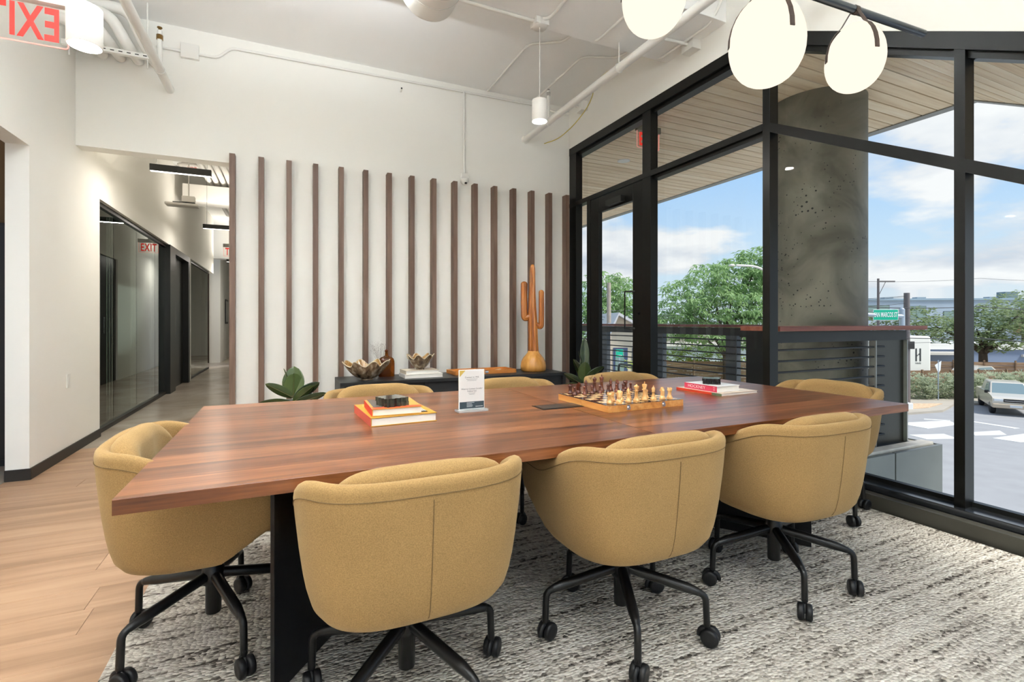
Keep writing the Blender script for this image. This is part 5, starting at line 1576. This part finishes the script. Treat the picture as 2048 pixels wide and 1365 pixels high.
m_lf4 = leaves_mat('bright_bush', L(146, 168, 76), L(208, 220, 124), 1.5)
tree('locust_tree', 13.2, 30.5, 'large feathery green tree beyond the balcony, left of the concrete column', [
    (10.6, 30, 2.5, 1.5, 1.6, 1.35), (12.1, 30, 3.5, 1.5, 1.6, 1.3), (13.8, 30.5, 3.9, 1.6, 1.7, 1.25), (15.2, 30.5, 4.75, 1.25, 1.6, 1.15), (13.0, 29.6, 2.1, 2.3, 1.8, 1.2),
    (10.0, 30, 1.1, 1.4, 1.5, 1.0), (15.6, 30.3, 2.6, 1.9, 1.8, 1.6), (16.6, 31, 4.0, 1.7, 1.7, 1.5), (12.0, 30, 0.6, 2.0, 1.8, 1.1), (14.6, 30, 0.7, 1.9, 1.8, 1.1)], m_lf1, 46, 0.30, 0.055, 0.45, 1, 0.17, clump=9)
K_ = 1.17
tree('locust_tree', 5.7*K_, 28.5*K_, 'feathery green tree seen through the glass door', [(a*K_, b*K_, 1.16+(c_-1.16)*K_, d_*K_, e_*K_, f_*K_) for (a, b, c_, d_, e_, f_) in [
    (5.15, 28, 3.1, 1.15, 1.3, 1.05), (6.4, 28, 2.8, 1.2, 1.3, 1.05), (4.0, 28, 1.7, 0.95, 1.1, 0.85), (5.4, 28, 1.8, 1.4, 1.3, 1.0), (6.9, 28, 1.5, 1.2, 1.3, 0.95),
    (3.9, 28, 0.5, 1.15, 1.1, 0.9), (8.0, 29, 0.7, 1.15, 1.2, 1.0), (3.4, 28, -0.6, 1.0, 1.1, 1.1)]], m_lf1, 46, 0.30, 0.055, 0.45, 2, 0.14, clump=9)
tree('live_oak', 45.9, 48, 'broad spreading oak behind the wooden fence at the right edge', [
    (46.8, 48, 1.3, 3.6, 2.8, 1.7), (49.8, 48, 2.2, 3.0, 2.8, 1.9), (44.9, 47.6, 0.5, 2.4, 2.2, 1.2), (48.6, 47.5, -0.4, 3.2, 2.2, 1.0), (42.9, 47.6, 0.1, 2.1, 2.0, 1.0), (46.0, 47, -0.9, 2.2, 1.8, 0.7), (41.3, 48, 0.7, 1.9, 2, 1.2)], m_lf2, 16, 0.36, 0.10, 0.1, 3, 0.36, clump=8, zb=G+0.1)
tree('street_tree', 48.6, 58, 'rounded olive green tree in front of the far apartment block', [
    (48.1, 58, 1.3, 2.4, 2, 1.7), (50.6, 58, 0.2, 2.3, 2, 1.5), (46.6, 58, 0.4, 1.6, 1.8, 1.2)], m_lf2, 13, 0.4, 0.12, 0.1, 4, 0.25, clump=8)
tree('street_tree', 45.0, 61, 'olive green tree behind the green street name sign', [
    (46.6, 61, 1.2, 2.0, 2, 1.5), (43.6, 61, 0.9, 2.2, 2, 1.4), (45, 60.5, -0.3, 2.6, 2, 1.2)], m_lf2, 13, 0.4, 0.12, 0.1, 5, 0.25, clump=8)
tree('street_tree', 64.5, 62, 'hazy tree at the right edge in front of the far block', [(64.0, 62, 2.9, 3.0, 2.5, 2.0), (66, 62, 1.5, 3.4, 2.6, 2.0)], m_lf2, 12, 0.4, 0.12, 0.1, 6, 0.3, clump=8)
for i, (r, d, a, h) in enumerate(((28.6, 35.2, 1.25, 1.0), (30.9, 35.4, 1.3, 0.98), (33.1, 35.7, 1.3, 1.0), (35.3, 36.0, 1.35, 1.02), (37.5, 36.4, 1.35, 1.0))):
    tree('sage_shrub', r, d, '%s silver-green sage shrub of the hedge along the sidewalk' % ('leftmost', 'second from left', 'middle', 'fourth from left', 'rightmost')[i],
         [(r, d, G+0.85, a, 0.9, h), (r+0.6, d-0.2, G+0.75, 0.8, 0.8, 0.85), (r-0.6, d, G+0.7, 0.8, 0.8, 0.8)], m_lf3, 120, 0.16, 0.045, -0.3, 20+i, clump=8, cat='shrub', group='sage hedge along the sidewalk', limbs=False, fill=0.15)
for i, (r, d, z, a) in enumerate(((10.6, 32.5, -1.6, 0.9), (12.0, 32.5, -1.35, 1.0), (13.4, 32.5, -1.5, 0.95), (14.8, 32.6, -1.75, 0.85))):
    tree('yellow_green_bush', r, d, '%s yellow-green bush behind the low wooden fence' % ('leftmost', 'second', 'third', 'rightmost')[i],
         [(r, d, z, a, 0.8, 0.85), (r, d, z-0.9, a*0.9, 0.8, 0.8)], m_lf4, 110, 0.17, 0.045, -0.3, 40+i, clump=8, cat='bush', group='yellow-green bushes behind the fence', limbs=False, fill=0.15)
tree('yellow_green_bush', 6.05, 25, 'bright green bush below the small gabled house', [(6.1, 25, -1.1, 0.5, 0.45, 0.55), (5.9, 25, -2.0, 0.55, 0.45, 0.65), (6.0, 25, -3.2, 0.5, 0.45, 0.9)], m_lf4, 60, 0.16, 0.035, 0.0, 50, clump=8, cat='bush', limbs=False)

# fences
m_fw = wood('fence_wood', L(96, 74, 56), L(132, 106, 82), L(164, 138, 112), 'x', 1.0, 0.85, 0.2)
def fence(name, r0, d0, r1, d1, ztop, h, label, bh=0.14):
    ln = math.hypot(r1-r0, d1-d0); an = math.atan2(d1-d0, r1-r0)
    t = sthing(name, r0, d0, ztop-h, label, 'fence', rz=an)
    n = int(h/bh)
    bm_ = MB().box(0, 2.36, -0.012, 0.012, 0, bh-0.015).mesh('board', m_fw)
    bays = int(ln/2.4)
    pm_ = MB().box(-0.05, 0.05, -0.06, 0.06, 0, h+0.05).mesh('post', m_fw)
    for b in range(bays+1): inst(pm_, 'post', t, (b*2.4, 0, 0))
    for b in range(bays):
        for k in range(n): inst(bm_, 'board', t, (b*2.4+0.02, 0.0, k*bh))
    return t
fence('slat_fence', 9.0, 30.8, 17.0, 30.9, -1.3, 2.2, 'brown horizontal board fence below the bushes, seen through the railing', 0.2)
fence('slat_fence', 29.6, 38.2, 41.5, 39.2, -2.62, 1.5, 'low weathered board fence just behind the sage hedge', 0.25)
fence('slat_fence', 38.0, 45.5, 47.8, 43.5, -2.36, 1.9, 'taller brown board fence in front of the spreading oak', 0.3)

# buildings
m_win = M('far_glass', L(128, 152, 148), 0.12, spec=0.8)
m_winf = M('window_trim', L(70, 84, 90), 0.5)
def building(name, r0, d, w, dep, zt, zb, mat, label, windows=(), roof=None, rz=0.0, wm=m_win):
    t = sthing(name, r0, d, zb, label, 'building', rz=rz)
    h = zt-zb
    MB().box(0, w, 0, dep, 0, h).build('walls', mat, t)
    if roof: MB().box(-0.2, w+0.2, -0.25, dep+0.2, h, h+roof[0]).build('roof', roof[1], t)
    for (x0, x1, z0, z1) in windows:
        f = MB().box(x0, x1, -0.06, 0.05, z0-zb, z1-zb).build('window', m_winf, t)
        xm = (x0+x1)/2
        for a, b in ((x0+0.08, xm-0.04), (xm+0.04, x1-0.08)):
            MB().box(a, b, -0.09, -0.06, z0-zb+0.08, z1-zb-0.08).build('pane', wm, f)
    return t
m_ap = M('blue_grey_siding', L(166, 182, 198), 0.7, noise=(0.5, 0.04))
ap_w = [(2.0, 6.5, 1.6, 4.4), (9.5, 13.0, 1.6, 4.2), (16.0, 20.0, 0.6, 3.2), (22.5, 26.4, 0.2, 3.0), (33.5, 38.0, 0.6, 3.3), (42.0, 46.5, 0.6, 3.3), (50, 54, 0.6, 3.3)]
apb = building('apartment_block', 66.5, 96, 62, 14, 5.3, G, m_ap, 'long blue-grey apartment block on the horizon behind the street sign',
         ap_w, (0.35, M('roof_blue', L(150, 172, 188), 0.5)), rz=-0.12)
MB().box(28.2, 31.6, -0.25, 0.2, 0.2-G, 3.4-G).build('balcony_bay', M('shadow_bay', L(84, 78, 74), 0.8), apb)
MB().box(28.0, 31.8, -0.9, 0.2, -1.0-G, 0.3-G).build('brick_panel', M('brick_red', L(176, 120, 96), 0.85), apb)
for x in (8, 14, 22, 27, 41): MB().box(x, x+1.6, 4, 5.5, 5.6-G, 6.1-G).build('roof_unit', M('unit_grey', L(150, 164, 172), 0.6), apb)
MB().box(29, 31.2, 3, 5, 5.6-G, 7.0-G).build('roof_unit', M('unit_dark', L(120, 136, 140), 0.6), apb)
MB().box(33.5, 47, -1, 4, 7.4-G, 7.6-G).build('solar_canopy', M('canopy_grey', L(150, 152, 160), 0.5), apb)
for x in (35, 41, 46): MB().box(x, x+0.15, 1, 1.15, 5.5-G, 7.4-G).build('canopy_post', m_zinc, apb)
blb = building('blue_warehouse', 47.3, 56, 30, 10, -1.95, G, M('slate_blue_wall', L(128, 144, 172), 0.7, noise=(0.6, 0.04)), 'low slate-blue warehouse with a white roof behind the oak', (), (0.6, M('white_roof', L(232, 232, 230), 0.6)), rz=-0.08)
for x in (3.5, 9.8, 11.5, 13.4): MB().box(x, x+0.8, -0.3, 0, -2.75-G, -2.5-G).build('wall_lamp', m_lamp, blb)
MB().box(14.5, 14.8, -0.2, 0, 0.1, -1.95-G).build('downpipe', m_lamp, blb)
MB().box(-4.2, 3.2, -1.6, 0, -2.5-G, -2.2-G).build('awning', m_lamp, blb)
hsw = building('pale_bungalow', 12.6, 41, 10, 8, -0.55, G, M('pale_blue_wall', L(206, 220, 224), 0.7), 'pale blue low house behind the yellow-green bushes', [(7.0, 8.2, -3.0, -1.6)], None)
MB().prism([(-0.4, 3.85), (10.4, 3.85), (9.4, 4.45), (0.8, 4.45)], -0.4, 8.4, 'y').build('roof', M('grey_shingle', L(152, 146, 138), 0.85, noise=(3, 0.15)), hsw)
MB().box(-0.35, 10.35, -0.45, -0.35, 3.55, 3.9).build('eave_board', m_lamp, hsw)
inst(text_mesh('1801 E 7TH ST', 0.34, m_black, 0.004), 'house_number', hsw, (2.4, -0.012, 3.2), (PI/2, 0, 0))
gh = sthing('gabled_house', 4.55, 25.8, G, 'small pale gabled house beside the utility pole, seen through the door', 'building')
MB().box(0.6, 2.55, 0, 4, 0, 5.0).build('walls', M('cream_siding', L(222, 208, 186), 0.8), gh)
MB().prism([(0.6, 5.0), (2.55, 5.0), (1.0, 5.85)], 0.0, 4, 'y').build('gable', M('cream_siding_2', L(216, 200, 176), 0.8), gh)
mrf = M('pale_metal_roof', L(206, 204, 206), 0.5)
MB().prism([(0.35, 4.85), (0.95, 6.05), (2.8, 4.98), (2.8, 4.84), (0.95, 5.9), (0.48, 4.82)], -0.5, 4.4, 'y').build('roof', mrf, gh)
for i, (x0, x1, z0, z1) in enumerate(((0.75, 1.5, 2.4, 4.2), (1.75, 2.4, 2.4, 4.2))):
    f = MB().box(x0, x1, -0.05, 0.02, z0, z1).build('window', M('shutter_blue', L(70, 84, 116), 0.6), gh)
    MB().box(x0+0.1, x1-0.2, -0.07, -0.05, z0+0.1, z1-0.1).build('pane', m_win, f)
MB().box(0.6, 2.55, -0.3, 0, 2.0, 2.2).build('porch_trim', m_lamp, gh)

# poles, signs, wires
m_polew = M('pole_wood', L(120, 108, 98), 0.9, noise=(4, 0.15))
m_galv = M('galvanised', L(176, 188, 200), 0.4, metal=0.4)
m_pgrey = M('pole_grey', L(112, 106, 106), 0.7)
p1 = sthing('utility_pole', 40.9, 55, G, 'thin grey utility pole with a crossarm, left of the street sign', 'utility pole')
MB().tube([(0, 0, 0), (0, 0, 10.4)], [0.16, 0.12], 10).build('shaft', m_pgrey, p1)
MB().box(0, 1.85, -0.06, 0.06, 10.0, 10.15).build('crossarm', m_pgrey, p1)
MB().tube([(0.8, 0, 10.0), (0.1, 0, 8.6)], 0.03, 5).build('brace', m_pgrey, p1)
p2 = sthing('utility_pole', 26.45, 33.0, G, 'thick brown-grey utility pole behind the traffic mast', 'utility pole')
MB().tube([(0, 0, 0), (0, 0, 7.5)], [0.2, 0.165], 14).build('shaft', m_pgrey, p2)
MB().box(-0.1, 0.35, -0.22, -0.1, 3.75, 4.25).build('meter_box', M('loop_black', L(58, 56, 54), 0.6), p2)
p3 = sthing('utility_pole', 4.80, 24.4, G, 'weathered wooden utility pole seen through the glass door', 'utility pole')
MB().tube([(0, 0, 0), (0, 0, 7.5)], [0.13, 0.10], 12).build('shaft', M('pole_pale', L(168, 156, 144), 0.9, noise=(4, 0.15)), p3)
MB().box(-0.08, 0.08, -0.25, -0.1, 5.0, 5.5).build('transformer_box', m_galv, p3)
tm_ = sthing('traffic_mast', 24.55, 31.0, G, 'galvanised traffic mast with a long arm across the street', 'mast')
MB().tube([(0, 0, 0), (0, 0, 6.3)], [0.19, 0.15], 16).build('pole', m_galv, tm_)
MB().lathe([(0.15, 6.3), (0.16, 6.33), (0.1, 6.42), (0, 6.46)], 14).build('cap', m_galv, tm_)
MB().tube([(0, 0, 5.9), (-0.5, 0, 5.92), (-7.5, 0, 6.3)], [0.17, 0.13, 0.07], 12).build('arm', m_galv, tm_)
MB().box(-0.4, 0.4, -0.4, 0.4, 0, 0.5).build('footing', M('footing_white', L(222, 224, 226), 0.7), tm_, bevel=0.05)
sg = sthing('street_name_sign', 23.36, 30.8, 1.26, 'green street name sign reading SAN MARCOS ST on the mast arm', 'street sign', rz=-0.25)
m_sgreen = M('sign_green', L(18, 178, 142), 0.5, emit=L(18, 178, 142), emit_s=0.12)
m_swhite = M('sign_white', L(246, 248, 246), 0.5)
MB().box(-0.68, 0.68, -0.02, 0.02, 0, 0.68).build('border', m_swhite, sg, bevel=0.01)
MB().box(-0.655, 0.655, -0.028, -0.02, 0.028, 0.652).build('face', m_sgreen, sg)
inst(text_mesh('SAN MARCOS ST', 0.43, m_swhite, 0.004, sx=0.385, bold=0.008), 'lettering', sg, (0, -0.032, 0.335), (PI/2, 0, 0))
gs = sthing('small_green_sign', 5.02, 23.0, -0.49, 'small green street sign on a thin post seen through the door rails', 'street sign')
MB().box(-0.16, 0.16, -0.01, 0.01, 0, 0.36).build('panel', m_sgreen, gs)
MB().tube([(0, 0.02, -3.7), (0, 0.02, 0.3)], 0.03, 6).build('post', m_galv, gs)
mb = MB()
for z in (0.06, 0.27): mb.box(-0.11, 0.11, -0.013, -0.01, z, z+0.035)
mb.build('sign_stripes', m_swhite, gs)
ps = sthing('road_sign', 29.6, 34.2, G, 'thin post with an edge-on white road sign in front of the hedge', 'road sign')
MB().tube([(0, 0, 0), (0, 0, 2.9)], 0.035, 6).build('post', m_galv, ps)
MB().prism([(-0.25, 2.55), (0.2, 2.85), (0.14, 2.2), (0.0, 2.0)], -0.02, 0.0, 'y').build('panel', m_swhite, ps)
la = sthing('street_lamp', 14.6, 27.0, G, 'white curved street lamp arm reaching over the large tree', 'street lamp')
MB().tube(round_path([(0.6, 0, 0), (0.6, 0, 6.9), (-0.9, 0, 8.6), (-2.3, 0, 8.66)], 0.9, 8), 0.06, 8).build('arm', m_lamp, la)
MB().lathe([(0, -0.06), (0.16, -0.05), (0.18, 0), (0.1, 0.06), (0, 0.08)], 14, (-2.55, 0, 8.66)).build('lamp_head', m_lamp, la)
def wire(pts, label, r=0.016):
    P = []
    for i in range(len(pts)-1):
        a, b = Vector(pts[i]), Vector(pts[i+1])
        for k in range(8):
            u = k/8; p = a.lerp(b, u); p.z -= 0.5*u*(1-u); P.append(W(p.x, p.y, p.z))
    P.append(W(*pts[-1]))
    return tag(MB().tube(P, r, 5).build('overhead_wire', M('wire_dark', L(70, 72, 74), 0.7) ), label, 'wire', 'overhead wires along the street')
for (zl, zr, zf, lab) in ((1.93, 2.5, 2.9, 'highest'), (1.55, 2.30, 2.85, 'second'), (1.40, 1.95, 2.4, 'third'), (1.10, 1.62, 2.1, 'lowest')):
    wire([(3.0, 28.5, zl), (9.5, 28.8, zl), (16.0, 29.5, zr), (26.4, 33, zf)], '%s overhead wire crossing in front of the large tree' % lab, 0.013)
for (za, zb_, lab, rr) in ((3.86, 3.99, 'topmost thin', 0.010), (2.21, 1.91, 'thick dark', 0.025), (0.55, 0.40, 'thin middle', 0.012), (0.30, -0.35, 'pale lower', 0.028), (-0.2, -0.05, 'lowest thin', 0.012), (1.5, 1.45, 'thin upper', 0.010)):
    wire([(22.4, 32.5, za), (31.0, 32.6, (za+zb_)/2+0.12), (40.0, 33.0, zb_)], '%s overhead wire crossing before the apartment block' % lab, rr)

# white trailer with logo
tl = sthing('white_trailer', 30.55, 38.5, -2.9, 'white box trailer with a dark H logo behind the hedge', 'trailer')
MB().box(0, 2.25, 0, 6, 0, 2.95).build('box', M('trailer_white', L(240, 238, 230), 0.5), tl, bevel=0.18, seg=3)
MB().box(0.1, 2.1, 0.3, 5.5, -1.3, 0.1).build('chassis', m_steel, tl)
m_logo = M('logo_grey', L(70, 72, 72), 0.6)
mb = MB()
mb.prism([(0.98, 0.98), (1.10, 0.98), (1.10, 1.36), (1.16, 1.40), (1.16, 1.52), (1.10, 1.44), (1.10, 1.98), (0.98, 1.98)], -0.012, -0.002, 'y')
mb.prism([(1.30, 0.98), (1.42, 0.98), (1.42, 1.98), (1.30, 1.98), (1.30, 1.62), (1.22, 1.54), (1.22, 1.42), (1.30, 1.50)], -0.012, -0.002, 'y')
mb.build('logo', m_logo, tl)
inst(text_mesh('HAAS', 0.2, m_logo, 0.003, sx=0.9), 'lettering', tl, (1.2, -0.006, 0.82), (PI/2, 0, 0))

# car turning at the crossing
car = sthing('pickup_car', 29.55, 28.9, G, 'beige pickup car at the crossing by the right edge of the picture', 'car', rz=-0.62)
m_car = M('champagne_paint', L(214, 206, 192), 0.3, metal=0.2, coat=0.4)
m_carg = M('car_glass', L(120, 140, 146), 0.05, spec=0.8)
m_tyre = M('tyre', L(34, 34, 36), 0.8)
prof = [(0.0, 0.45), (-0.02, 0.75), (0.04, 1.02), (0.3, 1.10), (1.45, 1.20), (5.3, 1.18), (5.35, 0.5), (5.0, 0.42)]
MB().prism(prof, -0.98, 0.98, 'x').build('body', m_car, car, bevel=0.06, seg=3)
cab_ = MB()
pb_ = [(1.35, 1.15), (4.0, 1.15), (4.0, 1.2)]
lo = [(-0.9, 1.30, 1.15), (0.9, 1.30, 1.15), (0.9, 4.2, 1.15), (-0.9, 4.2, 1.15)]; hi = [(-0.74, 2.15, 1.80), (0.74, 2.15, 1.80), (0.74, 3.9, 1.80), (-0.74, 3.9, 1.80)]
cab_.add(lo+hi, [(4, 5, 6, 7), (0, 1, 5, 4), (1, 2, 6, 5), (2, 3, 7, 6), (3, 0, 4, 7)])
cb2 = cab_.build('cabin', m_car, car, bevel=0.05, seg=3)
MB().add([(-0.80, 1.335, 1.19), (0.80, 1.335, 1.19), (0.68, 2.06, 1.745), (-0.68, 2.06, 1.745)], [(0, 1, 2, 3)]).build('windscreen', m_carg, cb2).modifiers.new('t', 'SOLIDIFY').thickness = 0.02
for s_ in (-1, 1):
    MB().add([(s_*0.89, 1.6, 1.2), (s_*0.89, 2.9, 1.2), (s_*0.765, 2.9, 1.72), (s_*0.765, 2.2, 1.72)], [(0, 1, 2, 3)]).build('side_window', m_carg, cb2).modifiers.new('t', 'SOLIDIFY').thickness = 0.02
    MB().box(s_*1.02-0.10, s_*1.02+0.10, 1.45, 1.57, 1.14, 1.32).build('mirror', m_black, car, bevel=0.03)
    MB().box(s_*0.72-0.2, s_*0.72+0.2, -0.05, 0.05, 0.82, 0.98).build('headlight', M('headlight', L(226, 230, 232), 0.1, spec=0.9), car, bevel=0.02)
    for yy in (0.85, 4.3):
        w_ = MB().lathe([(0.18, -0.12), (0.34, -0.12), (0.37, -0.08), (0.37, 0.08), (0.34, 0.12), (0.18, 0.12)], 24, (s_*0.86, yy, 0.37), M=Matrix.Rotation(PI/2, 3, 'Y')).build('wheel', m_tyre, car)
        MB().lathe([(0, -0.10), (0.2, -0.11), (0.2, 0.11), (0, 0.10)], 16, (s_*0.87, yy, 0.37), M=Matrix.Rotation(PI/2, 3, 'Y')).build('rim', m_galv, w_)
MB().box(-0.5, 0.5, -0.06, 0.03, 0.80, 0.98).build('grille', m_steel, car, bevel=0.01)
MB().box(-0.48, 0.48, -0.075, -0.05, 0.875, 0.905).build('grille_bar', m_chrome, car)
MB().box(-1.0, 1.0, -0.16, 0.15, 0.45, 0.70).build('bumper', M('bumper_tan', L(196, 180, 158), 0.5), car, bevel=0.05, seg=3)
MB().box(-0.26, 0.26, -0.18, -0.16, 0.52, 0.66).build('number_plate', M('plate_white', L(226, 228, 228), 0.5), car)
pk = sthing('parked_car', 38.0, 42.5, G+0.1, 'roof of a silver car parked behind the low board fence', 'car', rz=0.25)
MB().prism([(0.0, 0.4), (0.0, 0.9), (1.0, 1.05), (1.7, 1.6), (3.3, 1.62), (4.2, 1.05), (4.5, 0.95), (4.5, 0.4)], -0.85, 0.85, 'y').build('body', m_car, pk, bevel=0.06)
MB().prism([(1.15, 1.08), (1.75, 1.54), (3.2, 1.56), (3.9, 1.08)], -0.87, 0.87, 'y').build('windows', m_carg, pk)
for xx in (0.9, 3.6):
    MB().lathe([(0.0, -0.88), (0.33, -0.88), (0.33, 0.88), (0, 0.88)], 18, (xx, 0, 0.33), M=Matrix.Rotation(PI/2, 3, 'X')).build('wheel_pair', m_tyre, pk)
